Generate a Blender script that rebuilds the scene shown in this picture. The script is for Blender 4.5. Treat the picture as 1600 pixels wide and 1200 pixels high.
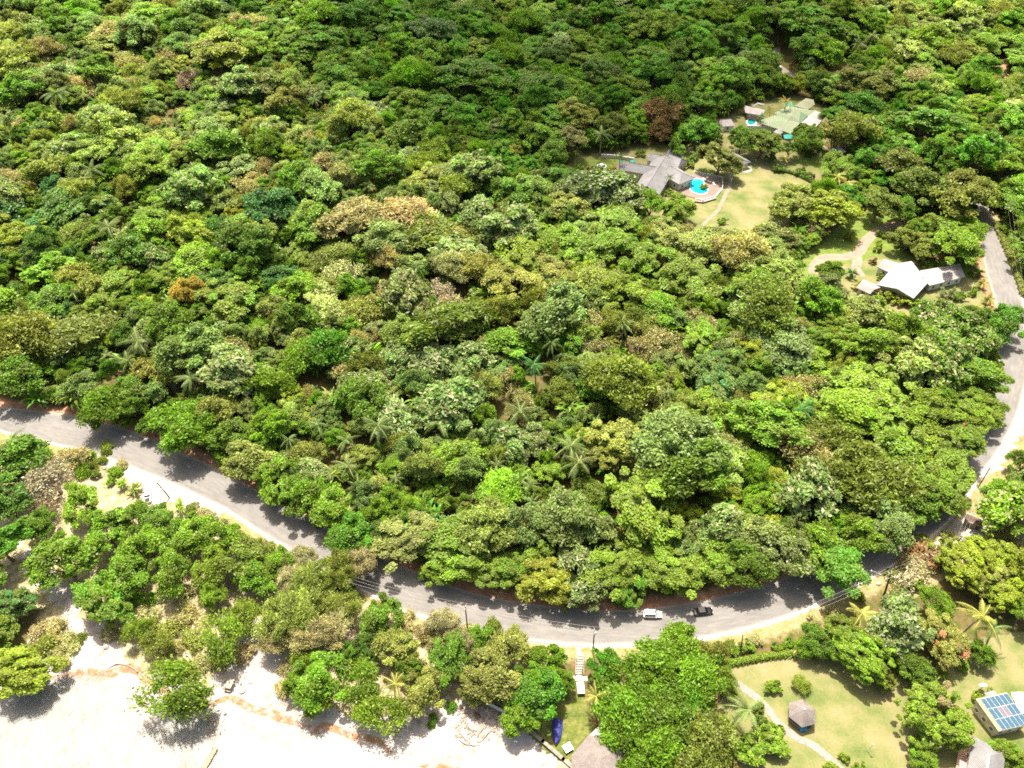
import bpy, bmesh, math, random
import numpy as np
from mathutils import Vector, Matrix

R = math.radians
random.seed(7)
rng = np.random.default_rng(7)
for o in list(bpy.data.objects):
    bpy.data.objects.remove(o)
scene = bpy.context.scene
col = scene.collection

# ------------------------------------------------------------------ camera
CAM_H, FPX, PITCH = 175.0, 1230.0, R(44)
cd = bpy.data.cameras.new('camera')
cam = bpy.data.objects.new('camera', cd)
col.objects.link(cam)
cam.location = (0, 0, CAM_H)
cam.rotation_euler = (math.pi / 2 - PITCH, 0, 0)
cd.sensor_fit = 'HORIZONTAL'
cd.sensor_width = 36.0
cd.lens = 36.0 * FPX / 1600.0
cd.clip_end = 12000
cd.clip_start = 1
scene.camera = cam

# ------------------------------------------------------------------ light
SUN_EL, SUN_X = R(69), -0.22          # sun ahead of the camera, a little to the left
sun_az = Vector((SUN_X, 1.0)).normalized()
sun_dir = Vector((sun_az.x * math.cos(SUN_EL), sun_az.y * math.cos(SUN_EL), math.sin(SUN_EL)))
sl = bpy.data.lights.new('sun', 'SUN')
sl.energy = 4.6
sl.angle = R(0.55)
sl.color = (1.0, 0.93, 0.82)
so = bpy.data.objects.new('sun', sl)
col.objects.link(so)
so.rotation_euler = sun_dir.to_track_quat('Z', 'Y').to_euler()
w = bpy.data.worlds.new('World')
scene.world = w
w.use_nodes = True
nt = w.node_tree
nt.nodes.clear()
sky = nt.nodes.new('ShaderNodeTexSky')
sky.sky_type = 'NISHITA'
sky.sun_disc = False
sky.sun_elevation = SUN_EL
sky.sun_rotation = math.atan2(sun_az.x, sun_az.y)
sky.air_density = .6
sky.dust_density = 4.0
sky.ozone_density = .3
bg = nt.nodes.new('ShaderNodeBackground')
bg.inputs['Strength'].default_value = 0.15
wo = nt.nodes.new('ShaderNodeOutputWorld')
sky_tint = nt.nodes.new('ShaderNodeMix')
sky_tint.data_type = 'RGBA'
sky_tint.blend_type = 'MULTIPLY'
sky_tint.inputs[0].default_value = 1.0
sky_tint.inputs[7].default_value = (1.06, 1.0, .84, 1)   # warm tint put on the sky light to take blue out of shadows
nt.links.new(sky.outputs[0], sky_tint.inputs[6])
nt.links.new(sky_tint.outputs[2], bg.inputs[0])
nt.links.new(bg.outputs[0], wo.inputs[0])
vs = scene.view_settings
vs.view_transform = 'Standard'
vs.look = 'None'
vs.gamma = 1
vs.exposure = 1.3
cy = scene.cycles
cy.use_denoising = False
cy.filter_width = 1.7
cy.max_bounces = 5
cy.diffuse_bounces = 3
cy.glossy_bounces = 2
cy.transmission_bounces = 2
cy.transparent_max_bounces = 4
cy.volume_bounces = 0
cy.sample_clamp_indirect = 4
cy.caustics_reflective = False
cy.caustics_refractive = False

# ------------------------------------------------------------------ pixel <-> world helpers
SP, CP = math.sin(PITCH), math.cos(PITCH)


def ray(px, py):
    dx, dy = (px - 800) / FPX, (py - 600) / FPX
    return dx, CP - dy * SP, -SP - dy * CP


def P(px, py, z=0.0):
    a, b, c = ray(px, py)
    t = (z - CAM_H) / c
    return Vector((a * t, b * t, z))


def proj(x, y, z):
    zz = y * CP + (CAM_H - z) * SP
    up = y * SP - (CAM_H - z) * CP
    return 800 + FPX * x / zz, 600 - FPX * up / zz, FPX / zz


def catmull(pts, n):
    pts = [Vector(p) for p in pts]
    pts = [2 * pts[0] - pts[1]] + pts + [2 * pts[-1] - pts[-2]]
    seg = len(pts) - 3
    dense = []
    for i in range(seg):
        p0, p1, p2, p3 = pts[i:i + 4]
        for k in range(12):
            t = k / 12
            dense.append(0.5 * ((2 * p1) + (p2 - p0) * t + (2 * p0 - 5 * p1 + 4 * p2 - p3) * t * t + (3 * p1 - p0 - 3 * p2 + p3) * t ** 3))
    dense.append(pts[-2])
    L = [0]
    for a, b in zip(dense, dense[1:]):
        L.append(L[-1] + (b - a).length)
    out, j = [], 0
    for i in range(n):
        d = L[-1] * i / (n - 1)
        while j < len(L) - 2 and L[j + 1] < d:
            j += 1
        f = (d - L[j]) / max(1e-9, L[j + 1] - L[j])
        out.append(dense[j].lerp(dense[j + 1], min(1, f)))
    return out


def inpoly(X, Y, poly):
    inside = np.zeros(X.shape, bool)
    n = len(poly)
    for i in range(n):
        x1, y1 = poly[i][0], poly[i][1]
        x2, y2 = poly[(i + 1) % n][0], poly[(i + 1) % n][1]
        if y1 == y2:
            continue
        c = ((y1 > Y) != (y2 > Y)) & (X < (x2 - x1) * (Y - y1) / (y2 - y1) + x1)
        inside ^= c
    return inside


def distline(X, Y, line):
    d = np.full(X.shape, 1e9)
    for a, b in zip(line, line[1:]):
        ax, ay, bx, by = a[0], a[1], b[0], b[1]
        L2 = (bx - ax) ** 2 + (by - ay) ** 2 + 1e-9
        t = np.clip(((X - ax) * (bx - ax) + (Y - ay) * (by - ay)) / L2, 0, 1)
        d = np.minimum(d, np.hypot(X - ax - t * (bx - ax), Y - ay - t * (by - ay)))
    return d


def W(pxs, z=0.0):
    return [P(a, b, z) for a, b in pxs]


# ------------------------------------------------------------------ layout (traced as real ground positions)
outer_px = [(-420, 655), (-150, 655), (-40, 664), (30, 682), (143, 709), (200, 729), (283, 763), (320, 781), (358, 800), (420, 840), (467, 867), (527, 900),
            (613, 947), (663, 965), (730, 984), (780, 994), (850, 1003), (900, 1008), (950, 1009), (1017, 1006), (1100, 997), (1150, 987), (1200, 973),
            (1250, 957), (1300, 933), (1350, 908), (1400, 880), (1433, 855), (1483, 812), (1532, 745), (1572, 685), (1597, 625), (1606, 560),
            (1600, 480), (1581, 419), (1564, 378), (1550, 340), (1538, 314)]
inner_px = [(-420, 622), (-150, 624), (-40, 630), (0, 635), (51, 641), (132, 652), (216, 677), (263, 699), (321, 723), (354, 742), (405, 767), (449, 788),
            (483, 808), (573, 858), (627, 883), (677, 905), (733, 924), (793, 938), (893, 951), (950, 953), (1000, 952), (1067, 943), (1133, 930), (1200, 911),
            (1250, 893), (1300, 870), (1345, 845), (1380, 818), (1430, 775), (1478, 718), (1523, 660), (1550, 605), (1560, 545),
            (1557, 482), (1541, 425), (1532, 378), (1521, 340), (1512, 316)]
NR = 260
outer = catmull(W(outer_px), NR)
inner = catmull(W(inner_px), NR)
road_poly = outer + inner[::-1]

OPEN = {
    'poolgarden': [(872, 272), (905, 246), (1000, 228), (1130, 222), (1180, 240), (1240, 236), (1300, 262), (1292, 312), (1240, 330), (1225, 385), (1190, 398), (1090, 398), (1060, 372), (1010, 340), (930, 318)],
    'sidegarden': [(1240, 215), (1290, 205), (1350, 262), (1330, 290), (1290, 270)],
    'restaurant': [(1112, 195), (1180, 158), (1250, 150), (1300, 172), (1298, 222), (1230, 240), (1120, 222)],
    'driveway': [(1240, 478), (1238, 405), (1290, 375), (1330, 330), (1425, 322), (1445, 352), (1395, 385), (1450, 405), (1520, 415), (1556, 470), (1545, 505), (1470, 500), (1350, 530), (1300, 505), (1285, 478)],
    'upper_bit': [(1195, 74), (1226, 72), (1256, 138), (1207, 138)],
    'upper_bit2': [(1288, 94), (1330, 90), (1338, 146), (1290, 146)],
    'upper_bit3': [(1530, 90), (1565, 86), (1592, 152), (1545, 152)],
}
OPENW = {k: W(v) for k, v in OPEN.items()}
coast = [P(a, b) for a, b in outer_px[2:31]] + [P(1598, 625), P(1720, 640), P(2300, 900), P(2300, 1900), P(800, 1690), P(-900, 1900), P(-1500, 900)]

# forest mask on a 4 m grid -> blurred, drives the gentle relief under the trees
gx = np.arange(-480, 521, 4.0)
gy = np.arange(20, 761, 4.0)
GX, GY = np.meshgrid(gx, gy)
openm = inpoly(GX, GY, coast) | inpoly(GX, GY, road_poly)
for k, v in OPENW.items():
    openm |= inpoly(GX, GY, v)
openm |= distline(GX, GY, [(a + b) / 2 for a, b in zip(outer, inner)][::3]) < 8
fm = 1 - openm.astype(float)
bl = fm.copy()
for _ in range(3):
    for ax in (0, 1):
        acc = np.zeros_like(bl)
        for s in range(-4, 5):
            acc += np.roll(bl, s, ax)
        bl = acc / 9
mask_h = np.clip((bl - 0.55) / 0.45, 0, 1) ** 1.5 * fm
for _ in range(1):
    for ax in (0, 1):
        mask_h = (np.roll(mask_h, 1, ax) + mask_h * 2 + np.roll(mask_h, -1, ax)) / 4
mask_h *= fm
relief = (np.sin(GX / 41 + 1.3) * np.cos(GY / 53 + .4) * 3 + np.sin(GX / 19 + GY / 27) * 1.6 + 5 + np.clip((GY - 200) / 60, 0, 4) * np.clip(-GX / 60, 0, 1) * 2.5)
HM = mask_h * relief


def hgt(x, y):
    i = np.clip((np.asarray(x) - gx[0]) / 4, 0, len(gx) - 1.001)
    j = np.clip((np.asarray(y) - gy[0]) / 4, 0, len(gy) - 1.001)
    i0, j0 = i.astype(int), j.astype(int)
    fi, fj = i - i0, j - j0
    return (HM[j0, i0] * (1 - fi) + HM[j0, i0 + 1] * fi) * (1 - fj) + (HM[j0 + 1, i0] * (1 - fi) + HM[j0 + 1, i0 + 1] * fi) * fj


# ------------------------------------------------------------------ materials
def new_mat(name):
    m = bpy.data.materials.new(name)
    m.use_nodes = True
    n = m.node_tree
    n.nodes.clear()
    return m, n


def N(n, typ, **kw):
    x = n.nodes.new(typ)
    for k, v in kw.items():
        if k.startswith('i_'):
            x.inputs[k[2:].replace('_', ' ')].default_value = v
        else:
            setattr(x, k, v)
    return x


def noise(n, scale, detail=4, rough=.55, vec=None, dist=0.0):
    t = N(n, 'ShaderNodeTexNoise')
    t.inputs['Scale'].default_value = scale
    t.inputs['Detail'].default_value = detail
    t.inputs['Roughness'].default_value = rough
    t.inputs['Distortion'].default_value = dist
    if vec is not None:
        n.links.new(vec, t.inputs['Vector'])
    return t.outputs['Fac']


def ramp(n, fac, stops):
    r = N(n, 'ShaderNodeValToRGB')
    e = r.color_ramp.elements
    while len(e) > 1:
        e.remove(e[-1])
    e[0].position, e[0].color = stops[0][0], (*stops[0][1], 1)
    for p, c in stops[1:]:
        x = e.new(p)
        x.color = (*c, 1)
    n.links.new(fac, r.inputs[0])
    return r.outputs[0]


def mixc(n, fac, a, b, mode='MIX'):
    m = N(n, 'ShaderNodeMix', data_type='RGBA', blend_type=mode)
    for s, v in ((0, fac), (6, a), (7, b)):
        if hasattr(v, 'links') or hasattr(v, 'is_linked'):
            n.links.new(v, m.inputs[s])
        elif s == 0:
            m.inputs[0].default_value = v
        else:
            m.inputs[s].default_value = (*v, 1)
    return m.outputs[2]


def math_(n, op, a, b=None, clamp=False):
    m = N(n, 'ShaderNodeMath', operation=op, use_clamp=clamp)
    for s, v in ((0, a), (1, b)):
        if v is None:
            continue
        if hasattr(v, 'is_linked'):
            n.links.new(v, m.inputs[s])
        else:
            m.inputs[s].default_value = v
    return m.outputs[0]


def finish(m, n, color, rough=.8, spec=.3, bump=None, bstr=.3, bdist=.1, metal=0):
    p = N(n, 'ShaderNodeBsdfPrincipled')
    if hasattr(color, 'is_linked'):
        n.links.new(color, p.inputs['Base Color'])
    else:
        p.inputs['Base Color'].default_value = (*color, 1)
    if hasattr(rough, 'is_linked'):
        n.links.new(rough, p.inputs['Roughness'])
    else:
        p.inputs['Roughness'].default_value = rough
    p.inputs['Specular IOR Level'].default_value = spec
    p.inputs['Metallic'].default_value = metal
    if bump is not None:
        b = N(n, 'ShaderNodeBump')
        b.inputs['Strength'].default_value = bstr
        b.inputs['Distance'].default_value = bdist
        n.links.new(bump, b.inputs['Height'])
        n.links.new(b.outputs[0], p.inputs['Normal'])
    o = N(n, 'ShaderNodeOutputMaterial')
    n.links.new(p.outputs[0], o.inputs[0])
    return m


def simple(name, c, rough=.7, var=.18, scale=2.0, spec=.3, metal=0, c2=None):
    m, n = new_mat(name)
    tc = N(n, 'ShaderNodeTexCoord').outputs['Object']
    f = noise(n, scale, 5, .6, tc)
    c2 = c2 or tuple(x * (1 - 2 * var) for x in c)
    colr = ramp(n, f, [(.3, c2), (.65, tuple(min(1, x * (1 + var)) for x in c))])
    return finish(m, n, colr, rough, spec, f, .25, .05, metal)


MAT = {}


def foliage_material():
    m, n = new_mat('foliage')
    at = N(n, 'ShaderNodeAttribute', attribute_type='INSTANCER', attribute_name='tint')
    ac = N(n, 'ShaderNodeAttribute', attribute_type='INSTANCER', attribute_name='accent')
    lv = N(n, 'ShaderNodeAttribute', attribute_type='GEOMETRY', attribute_name='leafvar')
    sx = N(n, 'ShaderNodeSeparateXYZ')
    n.links.new(lv.outputs['Vector'], sx.inputs[0])
    b = math_(n, 'ADD', math_(n, 'MULTIPLY', math_(n, 'POWER', sx.outputs[0], 1.4), 1.35), .5)
    vm = N(n, 'ShaderNodeVectorMath', operation='SCALE')
    n.links.new(at.outputs['Vector'], vm.inputs[0])
    n.links.new(b, vm.inputs['Scale'])
    warm = mixc(n, sx.outputs[2], vm.outputs[0], (0.26, 0.27, 0.04))
    c = mixc(n, sx.outputs[1], warm, ac.outputs['Color'])
    p = N(n, 'ShaderNodeBsdfPrincipled')
    n.links.new(c, p.inputs['Base Color'])
    p.inputs['Roughness'].default_value = .44
    p.inputs['Specular IOR Level'].default_value = .3
    t = N(n, 'ShaderNodeBsdfTranslucent')
    tc_ = mixc(n, 1.0, c, (1.08, 1.15, .5), 'MULTIPLY')
    n.links.new(tc_, t.inputs[0])
    mx = N(n, 'ShaderNodeMixShader')
    mx.inputs[0].default_value = .44
    n.links.new(p.outputs[0], mx.inputs[1])
    n.links.new(t.outputs[0], mx.inputs[2])
    o = N(n, 'ShaderNodeOutputMaterial')
    n.links.new(mx.outputs[0], o.inputs[0])
    return m


MAT['foliage'] = foliage_material()
MAT['bark'] = simple('bark', (.17, .13, .09), .9, .25, 3)
MAT['palebark'] = simple('pale_bark', (.3, .235, .17), .9, .2, 3)
MAT['stone'] = simple('weathered_stone', (.27, .22, .18), .9, .25, 1.5)
MAT['whitewall'] = simple('white_wall', (.72, .69, .62), .8, .08, .8)
MAT['creamwall'] = simple('cream_wall', (.62, .54, .42), .8, .1, .8)
MAT['pinkwall'] = simple('pink_wall', (.62, .4, .29), .8, .1, .8)
MAT['window'] = simple('window_glass', (.05, .07, .09), .15, .1, 1, .6)
MAT['darkwood'] = simple('dark_wood', (.12, .08, .055), .8, .2, 4)
MAT['greywood'] = simple('grey_wood', (.34, .29, .24), .85, .2, 4)
MAT['paintwhite'] = simple('white_paint', (.82, .81, .78), .35, .04, 2, .5)
MAT['carwhite'] = simple('white_car_paint', (.78, .78, .76), .25, .02, 2, .6)
MAT['carblack'] = simple('black_car_paint', (.012, .012, .014), .15, .1, 2, .6)
MAT['carorange'] = simple('orange_car_paint', (.6, .13, .04), .3, .05, 2, .5)
MAT['glass'] = simple('car_glass', (.015, .018, .02), .08, .1, 1, .7)
MAT['tyre'] = simple('tyre_rubber', (.02, .02, .02), .8, .1, 5)
MAT['rim'] = simple('alloy_rim', (.5, .5, .52), .3, .05, 5, .5, .8)
MAT['lamp'] = simple('lamp_glass', (.8, .75, .65), .1, .05, 5, .6)
MAT['taillamp'] = simple('tail_lamp_glass', (.45, .02, .02), .2, .05, 5, .6)
MAT['wire'] = simple('cable_metal', (.32, .29, .25), .4, .1, 5, .5)
MAT['concrete'] = simple('concrete', (.34, .31, .27), .85, .14, 1.2)
MAT['blue'] = simple('blue_tarpaulin', (.02, .025, .16), .55, .2, 2)
MAT['teal'] = simple('teal_canvas', (.02, .28, .22), .6, .15, 2)
MAT['brightblue'] = simple('bright_blue_paint', (.03, .3, .5), .5, .1, 2)
MAT['orange'] = simple('terracotta', (.5, .2, .1), .8, .15, 2)
MAT['solarframe'] = simple('panel_frame', (.72, .74, .76), .3, .03, 2, .5, .3)


def solar_mat(name, c):
    m, n = new_mat(name)
    tc = N(n, 'ShaderNodeTexCoord').outputs['Object']
    br = N(n, 'ShaderNodeTexBrick')
    br.offset = 0
    br.inputs['Scale'].default_value = 6
    br.inputs['Mortar Size'].default_value = .03
    br.inputs['Brick Width'].default_value = 1
    br.inputs['Row Height'].default_value = 1
    br.inputs['Color1'].default_value = (*c, 1)
    br.inputs['Color2'].default_value = (*[x * 1.15 for x in c], 1)
    br.inputs['Mortar'].default_value = (.12, .2, .28, 1)
    n.links.new(tc, br.inputs['Vector'])
    return finish(m, n, br.outputs[0], .35, .5)


MAT['solar'] = solar_mat('solar_cells', (.025, .07, .11))
MAT['solarold'] = solar_mat('faded_solar_cells', (.13, .1, .115))


def roof_mat(name, c, c2, scale=3.0, ang=0, ribs=3.0, contrast=.5, patch=.25):
    """tiled or ribbed roofing, weathered in patches"""
    m, n = new_mat(name)
    tc = N(n, 'ShaderNodeTexCoord').outputs['Object']
    mp = N(n, 'ShaderNodeMapping')
    mp.inputs['Rotation'].default_value[2] = ang
    n.links.new(tc, mp.inputs['Vector'])
    wv = N(n, 'ShaderNodeTexWave', wave_type='BANDS', bands_direction='X')
    wv.inputs['Scale'].default_value = ribs
    wv.inputs['Distortion'].default_value = .4
    n.links.new(mp.outputs[0], wv.inputs['Vector'])
    pt = noise(n, patch, 6, .65, tc)
    fine = noise(n, scale, 4, .6, tc)
    f = math_(n, 'ADD', math_(n, 'MULTIPLY', pt, .7), math_(n, 'MULTIPLY', fine, .3))
    base = ramp(n, f, [(.38, c2), (.62, c)])
    dark = mixc(n, math_(n, 'MULTIPLY', wv.outputs['Fac'], contrast * .4), base, tuple(x * .55 for x in c))
    return finish(m, n, dark, .75, .3, wv.outputs['Fac'], .5, .06)


MAT['roofgrey'] = roof_mat('grey_shingle', (.235, .23, .235), (.16, .155, .155), ribs=1.2)
MAT['roofwhite'] = roof_mat('white_painted_roof', (.36, .352, .348), (.25, .235, .225), ribs=.7, contrast=.4)
MAT['roofpink'] = roof_mat('faded_pink_roof', (.34, .28, .265), (.24, .19, .175), ribs=1.6, contrast=.4)
MAT['roofgreen'] = roof_mat('faded_green_roof', (.19, .27, .15), (.27, .27, .18), ribs=1.4, contrast=.35)
MAT['rooftan'] = roof_mat('weathered_tan_roof', (.29, .27, .18), (.22, .24, .14), ribs=1.2, contrast=.3)
MAT['roofdgreen'] = roof_mat('green_roof', (.09, .17, .085), (.13, .21, .11), ribs=1.4, contrast=.3)
MAT['roofpale'] = roof_mat('pale_ribbed_roof', (.38, .345, .335), (.28, .245, .235), ribs=1.2, contrast=.4)
MAT['thatch'] = roof_mat('dry_thatch', (.25, .215, .2), (.17, .145, .13), scale=6, ribs=6, contrast=.6, patch=.8)
MAT['metalsheet'] = roof_mat('metal_sheet', (.62, .66, .7), (.5, .5, .5), ribs=2.5, contrast=.5)
MAT['deck'] = roof_mat('pool_deck_paving', (.23, .165, .135), (.16, .12, .1), ribs=.8, contrast=.3)


def ground_material():
    m, n = new_mat('ground_cover')
    tc = N(n, 'ShaderNodeTexCoord').outputs['Object']
    z1 = N(n, 'ShaderNodeAttribute', attribute_name='zone_a')
    z2 = N(n, 'ShaderNodeAttribute', attribute_name='zone_b')
    s1, s2 = N(n, 'ShaderNodeSeparateColor'), N(n, 'ShaderNodeSeparateColor')
    n.links.new(z1.outputs['Color'], s1.inputs[0])
    n.links.new(z2.outputs['Color'], s2.inputs[0])
    big = noise(n, .11, 5, .6, tc)
    mid = noise(n, .5, 6, .65, tc)
    fine = noise(n, 2.6, 5, .7, tc)
    edge = math_(n, 'ADD', math_(n, 'MULTIPLY', mid, .6), math_(n, 'MULTIPLY', fine, .4))

    def mask(a, soft=3.0, gain=1.0):
        x = math_(n, 'ADD', a, math_(n, 'SUBTRACT', edge, .5))
        return math_(n, 'MULTIPLY', math_(n, 'SUBTRACT', x, .38), soft, True)
    c = ramp(n, edge, [(.32, (.04, .045, .015)), (.46, (.07, .085, .02)), (.56, (.15, .09, .045)), (.66, (.09, .12, .03))])
    lawn = ramp(n, math_(n, 'ADD', math_(n, 'MULTIPLY', big, .65), math_(n, 'MULTIPLY', fine, .35)),
                [(.36, (.07, .11, .025)), (.44, (.125, .145, .045)), (.53, (.185, .175, .075)), (.65, (.25, .205, .11))])
    glawn = ramp(n, edge, [(.35, (.07, .12, .02)), (.5, (.12, .17, .03)), (.68, (.25, .23, .08))])
    verge = ramp(n, edge, [(.33, (.1, .13, .03)), (.44, (.19, .18, .06)), (.53, (.27, .21, .11)), (.63, (.35, .28, .19))])
    scrub = ramp(n, edge, [(.34, (.09, .1, .04)), (.45, (.22, .2, .1)), (.53, (.33, .27, .17)), (.62, (.48, .4, .31))])
    sand = ramp(n, math_(n, 'ADD', math_(n, 'MULTIPLY', mid, .6), math_(n, 'MULTIPLY', big, .4)), [(.34, (.17, .12, .09)), (.4, (.24, .19, .16)), (.47, (.32, .28, .255)), (.56, (.365, .34, .325))])
    weed = ramp(n, edge, [(.35, (.15, .07, .035)), (.5, (.26, .135, .07)), (.68, (.36, .25, .17))])
    soil = ramp(n, edge, [(.35, (.18, .08, .045)), (.5, (.33, .17, .1)), (.68, (.48, .32, .22))])
    c = mixc(n, mask(s1.outputs[0]), c, lawn)
    c = mixc(n, mask(s2.outputs[1]), c, glawn)
    c = mixc(n, mask(s2.outputs[2]), c, soil)
    c = mixc(n, mask(s1.outputs[2]), c, verge)
    c = mixc(n, mask(z2.outputs['Alpha']), c, scrub)
    c = mixc(n, mask(s1.outputs[1], 4.0), c, sand)
    c = mixc(n, mask(math_(n, 'ADD', math_(n, 'SUBTRACT', s2.outputs[0], .25), math_(n, 'MULTIPLY', math_(n, 'SUBTRACT', big, .45), 2.2)), 4.0), c, weed) if False else mixc(n, math_(n, 'MULTIPLY', mask(math_(n, 'ADD', s2.outputs[0], -.12), 5.0), math_(n, 'MULTIPLY', math_(n, 'SUBTRACT', noise(n, .45, 7, .75, tc), .40), 9, True)), c, weed)
    c = mixc(n, mask(z1.outputs['Alpha'], 5.0), c, ramp(n, edge, [(.35, (.25, .21, .17)), (.55, (.38, .35, .315))]))
    return finish(m, n, c, .95, .15, edge, .3, .15)


MAT['ground'] = ground_material()


def road_material():
    m, n = new_mat('worn_asphalt')
    uv = N(n, 'ShaderNodeAttribute', attribute_name='across')
    sx = N(n, 'ShaderNodeSeparateXYZ')
    n.links.new(uv.outputs['Vector'], sx.inputs[0])
    tc = N(n, 'ShaderNodeTexCoord').outputs['Object']
    fine = noise(n, 3.0, 6, .7, tc)
    big = noise(n, .12, 4, .6, tc)
    cmb = N(n, 'ShaderNodeCombineXYZ')
    n.links.new(math_(n, 'MULTIPLY', sx.outputs[0], 1.6), cmb.inputs[0])
    n.links.new(math_(n, 'MULTIPLY', sx.outputs[1], .03), cmb.inputs[1])
    streak = noise(n, 7.0, 4, .7, cmb.outputs[0])
    f = math_(n, 'ADD', math_(n, 'ADD', math_(n, 'MULTIPLY', fine, .25), math_(n, 'MULTIPLY', big, .25)), math_(n, 'MULTIPLY', streak, .5))
    a = ramp(n, f, [(.35, (.125, .119, .112)), (.5, (.168, .159, .149)), (.66, (.225, .212, .197))])
    # pale dusty shoulders where sand has washed onto the asphalt
    d = math_(n, 'ABSOLUTE', math_(n, 'SUBTRACT', sx.outputs[0], .5))
    e = math_(n, 'ADD', d, math_(n, 'MULTIPLY', math_(n, 'SUBTRACT', fine, .5), .22))
    e = math_(n, 'MULTIPLY', math_(n, 'SUBTRACT', e, .395), 10, True)
    c = mixc(n, math_(n, 'MULTIPLY', e, .75), a, (.36, .3, .25))
    return finish(m, n, c, .9, .2, fine, .3, .03)


MAT['road'] = road_material()


def water_material(name, tint, alpha):
    m, n = new_mat(name)
    tc = N(n, 'ShaderNodeTexCoord').outputs['Object']
    h = noise(n, .9, 5, .65, tc, .6)
    h2 = noise(n, .25, 3, .5, tc, .4)
    hh = math_(n, 'ADD', h, h2)
    b = N(n, 'ShaderNodeBump')
    b.inputs['Strength'].default_value = .5
    b.inputs['Distance'].default_value = .25
    n.links.new(hh, b.inputs['Height'])
    g = N(n, 'ShaderNodeBsdfGlossy')
    g.inputs['Roughness'].default_value = .28
    n.links.new(b.outputs[0], g.inputs['Normal'])
    tr = N(n, 'ShaderNodeBsdfTransparent')
    df = N(n, 'ShaderNodeBsdfDiffuse')
    df.inputs[0].default_value = (*tint, 1)
    foam = math_(n, 'MULTIPLY', math_(n, 'SUBTRACT', noise(n, .22, 7, .72, tc, 1.5), .52), 7, True)
    n.links.new(mixc(n, foam, tint, (.42, .42, .41)), df.inputs[0])
    m1 = N(n, 'ShaderNodeMixShader')
    m1.inputs[0].default_value = alpha
    n.links.new(tr.outputs[0], m1.inputs[1])
    n.links.new(df.outputs[0], m1.inputs[2])
    fr = N(n, 'ShaderNodeFresnel')
    fr.inputs[0].default_value = 1.33
    m2 = N(n, 'ShaderNodeMixShader')
    n.links.new(math_(n, 'MULTIPLY', fr.outputs[0], 1.0, True), m2.inputs[0])
    n.links.new(m1.outputs[0], m2.inputs[1])
    n.links.new(g.outputs[0], m2.inputs[2])
    o = N(n, 'ShaderNodeOutputMaterial')
    n.links.new(m2.outputs[0], o.inputs[0])
    return m


MAT['sea'] = water_material('shallow_sea', (.27, .285, .26), .35)
MAT['pool'] = simple('pool_water', (.01, .42, .62), .08, .05, .6, .5)
MAT['poolteal'] = simple('teal_pool_water', (.01, .3, .27), .08, .05, .6, .5)


# ------------------------------------------------------------------ object helpers
def tag(o, label=None, cat=None, group=None, kind=None):
    if label:
        o['label'] = label
    if cat:
        o['category'] = cat
    if group:
        o['group'] = group
    if kind:
        o['kind'] = kind
    return o


def empty(name, loc=(0, 0, 0), rz=0.0):
    o = bpy.data.objects.new(name, None)
    o.empty_display_size = .5
    o.location = loc
    o.rotation_euler[2] = rz
    col.objects.link(o)
    return o


def mesh_obj(name, me, mat=None, parent=None):
    o = bpy.data.objects.new(name, me)
    col.objects.link(o)
    if mat is not None:
        me.materials.append(MAT[mat] if isinstance(mat, str) else mat)
    if parent is not None:
        o.parent = parent
    return o


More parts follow.
